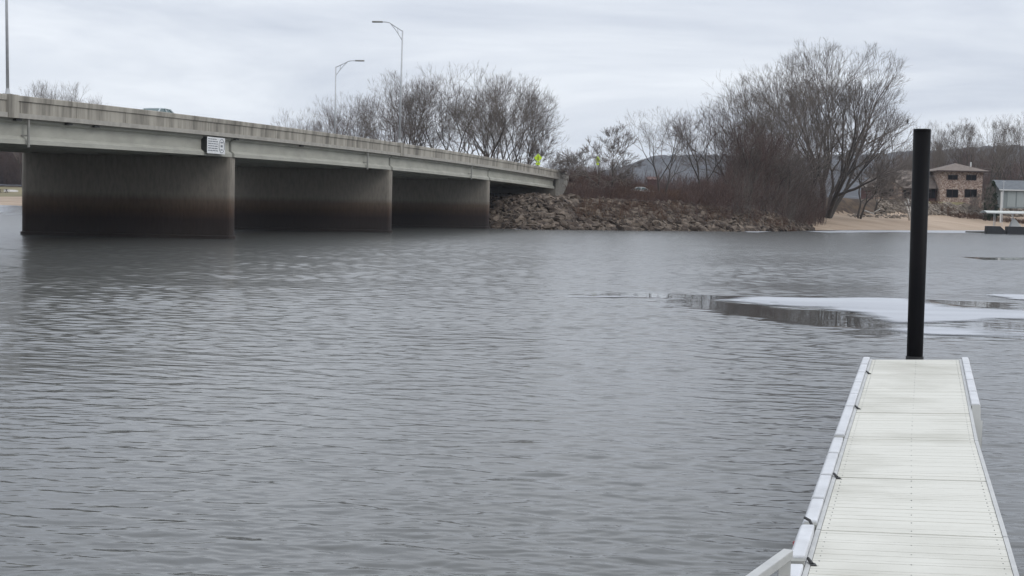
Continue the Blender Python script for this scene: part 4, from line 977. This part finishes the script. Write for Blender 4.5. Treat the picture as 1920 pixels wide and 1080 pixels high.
a = P(1636, 400, 244.5); b_ = P(1650, 392, 244); log([a, a.lerp(b_, .5), b_], 0.13, 'second bleached driftwood piece, crossing the right end of the first', m_dw)
c = P(1704, 406, 246); root = empty('dead_trunk', (c.x, c.y, Hs(c.x, c.y))); z0 = Hs(c.x, c.y)
for (x1, y1, x2, y2, r) in ((1706, 410, 1697, 378, .24), (1708, 404, 1702, 372, .2), (1707, 396, 1711, 380, .14)):
    a = P(x1, y1, 246) - root.location; b_ = P(x2, y2, 246) - root.location; mb = MB(); mb.tube([a - Vector((0, 0, .3)), a.lerp(b_, .5) + Vector((.08, 0, 0)), b_], [r, r * .8, r * .45], 8); mb.build('limb', m_dw, root, True)
tag(root, 'bleached forked dead trunk standing on the beach just left of the black pile', 'dead tree')

# ------------------------------------------------------------------ houses
def brick_mat():
    m = bpy.data.materials.new('mottled_brick'); m.use_nodes = True; t = m.node_tree; b = t.nodes['Principled BSDF']; b.inputs['Roughness'].default_value = 0.9
    c = t.nodes.new('ShaderNodeTexCoord'); mp = t.nodes.new('ShaderNodeMapping'); mp.inputs['Rotation'].default_value = (R(90), 0, 0); t.links.new(c.outputs['Object'], mp.inputs[0])
    v = t.nodes.new('ShaderNodeTexVoronoi'); v.inputs['Scale'].default_value = 5.0; t.links.new(c.outputs['Object'], v.inputs['Vector'])
    r = t.nodes.new('ShaderNodeValToRGB'); s = t.nodes.new('ShaderNodeSeparateColor'); t.links.new(v.outputs['Color'], s.inputs[0]); t.links.new(s.outputs[0], r.inputs[0])
    r.color_ramp.elements[0].color = (0.17, 0.105, 0.085, 1); r.color_ramp.elements[1].color = (0.55, 0.46, 0.39, 1)
    e = r.color_ramp.elements.new(0.5); e.color = (0.34, 0.24, 0.19, 1); t.links.new(r.outputs[0], b.inputs['Base Color']); return m
m_brick = brick_mat()
m_shing = mat('brown_shingles', (0.13, 0.105, 0.09), 0.95, (0.20, 0.165, 0.14), 2, 6); m_fasc = mat('dark_brown_trim', (0.05, 0.03, 0.025), 0.7)
m_pane = mat('dark_window_glass', (0.008, 0.006, 0.007), 0.4, spec=0.12); m_sid = mat('grey_green_siding', (0.20, 0.225, 0.22), 0.8, (0.26, 0.285, 0.28), 3, 3, (6, 1, .2))
m_groof = mat('grey_metal_roof', (0.085, 0.095, 0.105), 0.6, (0.13, 0.14, 0.15), 2); m_trim = mat('white_trim', (0.6, 0.6, 0.58), 0.6); m_redb = mat('red_brown_siding', (0.10, 0.045, 0.04), 0.9)
DH = 284.0
def XZ(px, py, D=DH): p = P(px, py, D); return p.x, p.z
def wallwin(root, x0, x1, z0, z1, y, frame=m_fasc, mull=1):
    mb = MB(); w = 0.09
    mb.box(x0, x1, y - 0.06, y + 0.02, z0, z0 + w); mb.box(x0, x1, y - 0.06, y + 0.02, z1 - w, z1); mb.box(x0, x0 + w, y - 0.06, y + 0.02, z0 + w, z1 - w); mb.box(x1 - w, x1, y - 0.06, y + 0.02, z0 + w, z1 - w)
    for k in range(mull): xm = x0 + (x1 - x0) * (k + 1) / (mull + 1); mb.box(xm - .04, xm + .04, y - 0.05, y + 0.02, z0 + w, z1 - w)
    f = mb.build('window', frame, root); mb = MB(); mb.box(x0 + w, x1 - w, y - 0.012, y + 0.01, z0 + w, z1 - w); mb.build('pane', m_pane, f)
# two-storey house
root = empty('brick_house', (XZ(1803, 380)[0], DH, XZ(1803, 384)[1])); O = root.location
x0, zb = XZ(1762, 384); x1, zt = XZ(1843, 323); dep = 9.0
def rel(v): return v
mb = MB(); mb.box(x0 - O.x, x1 - O.x, 0, dep, -1.0, zt - O.z); mb.build('wall', m_brick, root)
ev = 1.25; zp = XZ(1801, 305)[1] - O.z; ze = zt - O.z; a0, a1 = x0 - O.x - ev, x1 - O.x + ev; cx = (a0 + a1) / 2
mb = MB(); mb.add([(a0, -ev, ze + .002), (a1, -ev, ze + .002), (a1, dep + ev, ze + .002), (a0, dep + ev, ze + .002), (a0, -ev, ze + .16), (a1, -ev, ze + .16), (a1, dep + ev, ze + .16), (a0, dep + ev, ze + .16), (cx, 4.2, zp), (cx, dep - 4.2, zp)],
    [(0, 3, 2, 1), (0, 1, 5, 4), (1, 2, 6, 5), (2, 3, 7, 6), (3, 0, 4, 7), (4, 5, 8), (5, 6, 9, 8), (6, 7, 9), (7, 4, 8, 9)]); rf = mb.build('roof', m_shing, root)
mb = MB(); mb.box(a0 - .03, a1 + .03, -ev - .04, -ev - .003, ze - .05, ze + .2); mb.build('fascia', m_fasc, root)
xv = XZ(1829, 312)[0] - O.x; mb = MB(); mb.tube([(xv, 3, ze + 0.5), (xv, 3, ze + 2.1)], 0.16, 8); mb.build('vent_pipe', m_trim, rf)
for (p0, q0, p1, q1) in ((1777, 328, 1796, 337), (1811, 328, 1831, 338), (1774, 355, 1797, 370), (1808, 355, 1832, 370)):
    xa_, zb_ = XZ(p0, q1); xb_, za_ = XZ(p1, q0); wallwin(root, xa_ - O.x, xb_ - O.x, zb_ - O.z, za_ - O.z, -0.02)
tag(root, 'two-storey mottled brick house with a brown hip roof and four dark windows', 'house')
# low wing with gable, left
root = empty('low_house', (XZ(1700, 380)[0], DH + 2, XZ(1700, 384)[1])); O = root.location
xa_, zt = XZ(1640, 351); xb_, _ = XZ(1762, 351); zt -= O.z; mb = MB(); mb.box(xa_ - O.x, xb_ - O.x - 0.1, 0, 9, -1, zt); mb.build('wall', m_redb, root)
zp = XZ(1700, 318)[1] - O.z; mb = MB(); L0_, L1_ = xa_ - O.x - 1, xb_ - O.x - .1
mb.add([(L0_, -.9, zt + .01), (L1_, -.9, zt + .01), (L1_, 9.9, zt + .01), (L0_, 9.9, zt + .01), (L0_ + 3.5, 4.5, zp), (L1_, 4.5, zp)], [(0, 3, 2, 1), (0, 1, 5, 4), (1, 2, 5), (2, 3, 4, 5), (3, 0, 4)]); mb.build('roof', m_shing, root)
g0, gz = XZ(1643, 352); g1, _ = XZ(1693, 352); gm, gp2 = XZ(1667, 334); g0 -= O.x; g1 -= O.x; gm -= O.x; gz -= O.z; gp2 -= O.z
mb = MB(); mb.add([(g0, -1.6, -1), (g1, -1.6, -1), (g1, -1.6, gz), (gm, -1.6, gp2), (g0, -1.6, gz), (g0, -.01, -1), (g1, -.01, -1), (g1, -.01, gz), (gm, -.01, gp2), (g0, -.01, gz)], [(0, 1, 2, 3, 4), (9, 8, 7, 6, 5), (0, 4, 9, 5), (1, 6, 7, 2), (4, 3, 8, 9), (3, 2, 7, 8)]); mb.build('gable_wall', m_brick, root)
mb = MB()
for s_, (ux, uz) in ((1, (g0 - .6, gz - .3)), (-1, (g1 + .6, gz - .3))): mb.hexa([(ux, -1.9, uz), (gm, -1.9, gp2 + .05), (gm, 4, gp2 + .05), (ux, 4, uz), (ux, -1.9, uz + .2), (gm, -1.9, gp2 + .27), (gm, 4, gp2 + .27), (ux, 4, uz + .2)])
fixn(mb.build('gable_roof', m_shing, root))
p0, q0 = XZ(1650, 368); p1, q1 = XZ(1677, 353); wallwin(root, p0 - O.x, p1 - O.x, q0 - O.z, q1 - O.z, -1.62)
p0, q0 = XZ(1698, 372); p1, q1 = XZ(1712, 354); wallwin(root, p0 - O.x, p1 - O.x, q0 - O.z, q1 - O.z, -0.02)
p0, q0 = XZ(1742, 372); p1, q1 = XZ(1760, 354); wallwin(root, p0 - O.x, p1 - O.x, q0 - O.z, q1 - O.z, -0.02)
tag(root, 'low brown-roofed house wing with a small stone gable, left of the brick house', 'house')
# grey shed at the right edge
DS = 276.0; root = empty('grey_shed', (XZ(1900, 384, DS)[0], DS, XZ(1900, 385, DS)[1])); O = root.location
xa_, ze = XZ(1880, 355, DS); xb_ = xa_ + 9.5; xa_ -= O.x; xb_ -= O.x; ze -= O.z; mb = MB(); mb.box(xa_, xb_, 0, 6, -.6, ze); mb.build('wall', m_sid, root)
zr_ = XZ(1880, 337, DS)[1] - O.z
mb = MB(); o_ = 0.5; mb.add([(xa_ - .8, -o_, ze - .05), (xb_ + .8, -o_, ze - .05), (xb_ + .8, 6 + o_, ze - .05), (xa_ - .8, 6 + o_, ze - .05), (xa_ - 1.1, 3, zr_), (xb_ + 1.1, 3, zr_), (xa_ - .8, -o_, ze - .2), (xb_ + .8, -o_, ze - .2), (xb_ + .8, 6 + o_, ze - .2), (xa_ - .8, 6 + o_, ze - .2)], [(0, 1, 5, 4), (2, 3, 4, 5), (0, 4, 3), (1, 2, 5), (6, 7, 1, 0), (7, 8, 2, 1), (8, 9, 3, 2), (9, 6, 0, 3), (9, 8, 7, 6)]); mb.build('roof', m_groof, root)
mb = MB(); mb.beam((xa_ - .85, -o_ - .02, ze - .12), (xb_ + .85, -o_ - .02, ze - .12), .05, .22); mb.build('fascia', m_trim, root)
mb = MB(); mb.box(xa_ - .03, xa_ + .15, -.04, .0, -.6, ze); mb.build('corner_trim', m_trim, root)
m_pan = mat('pale_door_panel', (.30, .33, .32), .7, (.36, .39, .38), 3, 3, (6, 1, .2))
for k in range(3): x = xa_ + 1.0 + k * 1.9; mb = MB(); mb.box(x, x + 1.6, -.05, -.003, -.3, ze - .35); mb.build('door_panel', m_pan, root)
tag(root, 'grey-green shed with a dark grey roof at the right edge of the photo', 'shed')
# white post / mast beside the shed, flag pole
c = P(1877, 384, 270); root = empty('white_post', (c.x, c.y, Hs(c.x, c.y))); mb = MB(); h = P(1877, 360, 270).z - root.location.z; mb.box(-.14, .14, -.1, .1, 0, h); mb.build('post', m_trim, root); mb = MB(); mb.box(-.2, .2, -.15, .15, h, h + .08); mb.build('cap', m_trim, root); tag(root, 'short white post between the dark evergreen and the grey shed', 'post')
c = P(1880, 392, 262); root = empty('thin_mast', (c.x, c.y, Hs(c.x, c.y))); h = P(1880, 338, 262).z - root.location.z; mb = MB(); mb.tube([(0, 0, -.3), (0, 0, h)], .045, 6); mb.build('pole', m_galv, root); mb = MB(); mb.beam((-.3, 0, h - .2), (.3, 0, h - .2), .05, .05); mb.build('crosspiece', m_galv, root); tag(root, 'thin grey mast standing in front of the shed corner', 'mast')
# evergreen shrubs
m_ever = mat('evergreen_needles', (0.012, 0.022, 0.010), 0.95, (0.035, 0.05, 0.022), 2); m_pale = mat('pale_shrub_twigs', (0.16, 0.15, 0.13), 0.95)
def conifer(px, D, top, bot, wpx, label):
    c = P(px, bot, D); gz = Hs(c.x, D); h = P(px, top, D).z - gz; w = wpx / F * D; rs = np.random.RandomState(int(px))
    root = empty('evergreen', (c.x, D, gz)); mb = MB(); mb.tube([(0, 0, 0), (0, 0, h * .9)], [.12, .03], 6); mb.build('trunk', m_bark, root); V = []; Fq = []
    for i in range(5000):
        u = rs.rand() ** .8; rr = w / 2 * (1 - u ** 2.2) * (0.55 + .45 * rs.rand()) * (1 + .25 * math.sin(i * .01 + u * 9)) ; a = rs.uniform(0, 6.28); p = np.array([math.cos(a) * rr, math.sin(a) * rr, .15 + u * (h - .2)])
        s = .16; d = rs.normal(0, s, (3, 3)); b_ = len(V); V += [tuple(p + d[0]), tuple(p + d[1]), tuple(p + d[2])]; Fq.append((b_, b_ + 1, b_ + 2))
    mb = MB(); mb.add(V, Fq); mb.build('foliage', m_ever, root); tag(root, label, 'evergreen')
conifer(1861, 275, 341, 384, 17, 'dark green rounded evergreen between the brick house and the shed')
conifer(1852, 272, 352, 384, 10, 'narrower evergreen touching the right wall of the brick house')
tm, cm, w, xc = PROTO['small']; r = tree(1847, 270, 344, 15, 'small', 'pale bare shrub leaning between the brick house and the evergreen', cat='shrub')
pts = [(P(px, 390, 0 + D).x, D, Hs(P(px, 390, D).x, D), rb.uniform(.5, 1)) for px, D in [(rb.uniform(1745, 1960), rb.uniform(271, 275)) for _ in range(170)]]
tag(brush('garden_grass', pts, m_rust, (.5, 1.3), 8, .03, 9, .5), 'dry brown garden plants along the top of the stone bank', 'garden plants')
# overhead wire with poles
pa, pb_ = P(1835, 324, 300), P(1990, 336, 300)
mb = MB(); L = []
for i in range(13): u = i / 12; q = pa.lerp(pb_, u); q.z -= 0.8 * math.sin(math.pi * u); L.append(q - pa)
root = empty('utility_wire', pa); mb.tube(L, 0.03, 5); mb.build('wire', m_dark, root); tag(root, 'thin overhead wire crossing behind the evergreen and the shed roof', 'wire')
# far red-roofed building
c = P(1225, 340, 330); root = empty('far_barn', (c.x, c.y, Hs(c.x, c.y))); h = P(1225, 331, 330).z - root.location.z; mb = MB(); mb.box(-1.2, 1.2, 0, 3, 0, h - .7); mb.build('wall', m_redb, root)
mb = MB(); mb.add([(-1.4, -.2, h - .7), (1.4, -.2, h - .7), (1.4, 3.2, h - .7), (-1.4, 3.2, h - .7), (-1.4, 1.5, h), (1.4, 1.5, h)], [(0, 1, 5, 4), (2, 3, 4, 5), (0, 4, 3), (1, 2, 5), (3, 2, 1, 0)]); mb.build('roof', mat('faded_red_roof', (.13, .075, .065), .8), root); tag(root, 'tiny reddish building far behind the slim tree on the point', 'building')

# ------------------------------------------------------------------ boat lift and float
DL = 209.0; c = P(1890, 437, DL); root = empty('boat_lift', (c.x, DL, 0)); O = root.location
m_canv = mat('canopy_sheet', (0.45, 0.46, 0.43), .6, (.55, .56, .53), 2)
def LX(px): return P(px, 430, DL).x - O.x
def LZ(py): return P(1890, py, DL).z
mb = MB(); x0, x1 = LX(1849), LX(1849) + 7.6; zc = LZ(399); n = 8; pr = []
for k in range(n + 1): u = k / n; pr.append((-.0 + 3.2 * u, zc + .28 * math.sin(math.pi * u)))
vs = [(x, y, z) for x in (x0, x1) for y, z in pr] + [(x, y, z - .05) for x in (x0, x1) for y, z in pr]; m_ = n + 1
fs = [(k, k + 1, m_ + k + 1, m_ + k) for k in range(n)] + [(2 * m_ + k, 3 * m_ + k, 3 * m_ + k + 1, 2 * m_ + k + 1) for k in range(n)] + [(0, m_, 3 * m_, 2 * m_), (n, 2 * m_ + n, 3 * m_ + n, m_ + n)] + [(k, 2 * m_ + k, 2 * m_ + k + 1, k + 1) for k in range(n)] + [(m_ + k, m_ + k + 1, 3 * m_ + k + 1, 3 * m_ + k) for k in range(n)]
mb.add(vs, fs); fixn(mb.build('canopy', m_canv, root))
mb = MB(); mb.beam((x0 - .05, -.04, zc - .06), (x1 + .05, -.04, zc - .06), .06, .14); mb.build('canopy_rail', m_trim, root)
for px in (1863, 1878, 1897, 1912):
    x = LX(px); y = 0.1 if px in (1863, 1897) else 3.0; mb = MB(); mb.tube([(x, y, .3), (x, y, zc)], .045, 6); mb.build('upright', m_galv, root)
m_blk = mat('black_plastic_tank', (0.015, 0.015, 0.017), .5)
for a_, b_ in ((1848, 1884), (1886, 1930)):
    mb = MB(); xa_, xb_ = LX(a_), LX(b_); zt_ = LZ(424.5)
    mb.add([(xa_, -.4, -.2), (xb_, -.4, -.2), (xb_, .6, -.2), (xa_, .6, -.2), (xa_ + .05, -.4, zt_), (xb_ - .8, -.4, zt_), (xb_ - .8, .6, zt_), (xa_ + .05, .6, zt_), (xb_, -.4, .45), (xb_, .6, .45)], [(0, 3, 2, 1), (4, 5, 6, 7), (0, 1, 8, 5, 4), (2, 3, 7, 6, 9), (3, 0, 4, 7), (1, 2, 9, 8), (8, 9, 6, 5)])
    bevel(fixn(mb.build('float_tank', m_blk, root)), .05)
tag(root, 'boat lift with flat pale canopy on thin posts over two black float tanks', 'boat lift')
c = P(1903, 420, DL + 1.6); root = empty('covered_boat', (c.x, c.y, .75)); z1 = P(1903, 409, DL).z - .75; mb = MB()
pr = [(-.85, 0, .3), (-.3, 0, z1), (0.15, 0, z1 * .8), (1.0, 0, .25), (1.0, 0, -.1), (-.85, 0, -.1)]
vs = [(x, -.45 if z < .5 else -.12, z) for x, y, z in pr] + [(x, .45 if z < .5 else .12, z) for x, y, z in pr]; mb.add(vs, [(0, 1, 2, 3, 4, 5), (11, 10, 9, 8, 7, 6)] + [(k, 6 + k, 6 + (k + 1) % 6, (k + 1) % 6) for k in range(6)]); fixn(mb.build('cover', m_trim, root))
mb = MB(); mb.box(-.9, 1.0, -.5, .5, -.35, -.11); mb.build('hull', m_white, root); tag(root, 'small white covered watercraft sitting on the boat lift', 'boat')
a = P(1814, 430, 214); b_ = P(1850, 433, 212); root = empty('low_float', (a.x, a.y, 0)); mb = MB(); d = b_ - a
mb.hexa([(0, 0, -.1), (d.x, d.y, -.1), (d.x, d.y + 1.2, -.1), (0, 1.2, -.1), (.1, 0, .22), (d.x, d.y, .3), (d.x, d.y + 1.2, .3), (.1, 1.2, .22)]); mb.build('deck', mat('weathered_board', (.12, .11, .09), .9), root)
mb = MB(); mb.box(.2, 2.6, -.05, -.005, 0.0, .18); mb.build('edge_board', m_dark, root); tag(root, 'low dark floating platform just left of the boat lift', 'platform')
# far left lawn: picnic table under the trees, white rowing boat
c = P(6, 358, 365); root = empty('picnic_table', (c.x, c.y, Hs(c.x, c.y))); mb = MB(); mb.box(-1.3, 1.3, -.5, .5, .9, 1.0); mb.build('tabletop', m_fasc, root)
for s_ in (-1, 1):
    mb = MB(); mb.box(-1.3, 1.3, s_ * .95 - .15, s_ * .95 + .15, .5, .58); mb.build('bench', m_fasc, root); mb = MB(); mb.beam((s_ * .9, -.9, 0), (s_ * .9, .3, .9), .12, .12); mb.beam((s_ * .9, .9, 0), (s_ * .9, -.3, .9), .12, .12); mb.build('leg', m_fasc, root)
tag(root, 'dark picnic table on the far lawn seen under the bridge at the left edge', 'picnic table')
c = P(20, 355, 372); root = empty('upturned_boat', (c.x, c.y, Hs(c.x, c.y) + .02)); mb = MB(); st = [(-1.8, .3), (-1.2, .55), (0, .7), (1.2, .6), (2.0, .08)]; vs = []
for x, w_ in st: vs += [(x, -w_, 0), (x, -w_ * .6, .42), (x, 0, .55 if abs(x) < 1.9 else .35), (x, w_ * .6, .42), (x, w_, 0)]
mb.add(vs, [(i * 5 + k, i * 5 + k + 1, i * 5 + 6 + k, i * 5 + 5 + k) for i in range(4) for k in range(4)] + [(0, 1, 2, 3, 4), (24, 23, 22, 21, 20)]); fixn(mb.build('hull', m_dw, root, True)); mb = MB(); mb.beam((-1.7, 0, .57), (1.9, 0, .4), .06, .05); mb.build('keel', m_fasc, root); tag(root, 'pale upturned rowing boat on the far lawn seen under the bridge', 'boat')
# bird on an outer branch of the cottonwood
Db = 232.0; pbd = P(1702, 228, Db); root = empty('perched_bird', pbd); m_bird = mat('dark_feathers', (.012, .011, .011), .9); mb = MB()
mb.tube([(.05, 0, -.42), (.02, 0, -.2), (0, 0, 0), (-.02, 0, .16), (-.03, 0, .25), (-.07, 0, .34), (-.12, 0, .38)], [.02, .10, .155, .13, .085, .085, .03], 10); mb.build('body', m_bird, root, True)
mb = MB(); mb.tube([(-.12, 0, .36), (-.2, 0, .33)], [.03, .006], 6); mb.build('beak', m_bird, root); mb = MB(); mb.beam((.03, 0, -.15), (.12, 0, -.55), .1, .04); mb.build('tail', m_bird, root)
tag(root, 'dark bird perched on the outermost right branch of the big cottonwood', 'bird')
mb = MB(); mt = big.matrix_world; L = [P(1600, 285, Db), P(1640, 262, Db), P(1675, 243, Db), P(1702, 232.3, Db), P(1716, 228, Db)]
bl = Vector(big.location); s_ = Vector(big.scale); rz = -big.rotation_euler.z
def tol(p):
    q = p - bl; q = Vector((q.x * math.cos(rz) - q.y * math.sin(rz), q.x * math.sin(rz) + q.y * math.cos(rz), q.z)); return Vector((q.x / s_.x, q.y / s_.y, q.z / s_.z))
mb.tube([tol(p) for p in L], [.0045, .0032, .002, .0013, .0006], 5); mb.build('branch', m_twig, big)

# ------------------------------------------------------------------ haze
m = bpy.data.materials.new('air'); m.use_nodes = True; t = m.node_tree; t.nodes.remove(t.nodes['Principled BSDF'])
v = t.nodes.new('ShaderNodeVolumePrincipled'); v.inputs['Color'].default_value = (0.78, 0.88, 1.0, 1); v.inputs['Density'].default_value = 0.00011; v.inputs['Anisotropy'].default_value = 0.0
t.links.new(v.outputs[0], t.nodes['Material Output'].inputs['Volume'])
mb = MB(); mb.box(-3100, 3100, -400, 3300, -8.0, 130.0); tag(mb.build('haze', m), kind='stuff')
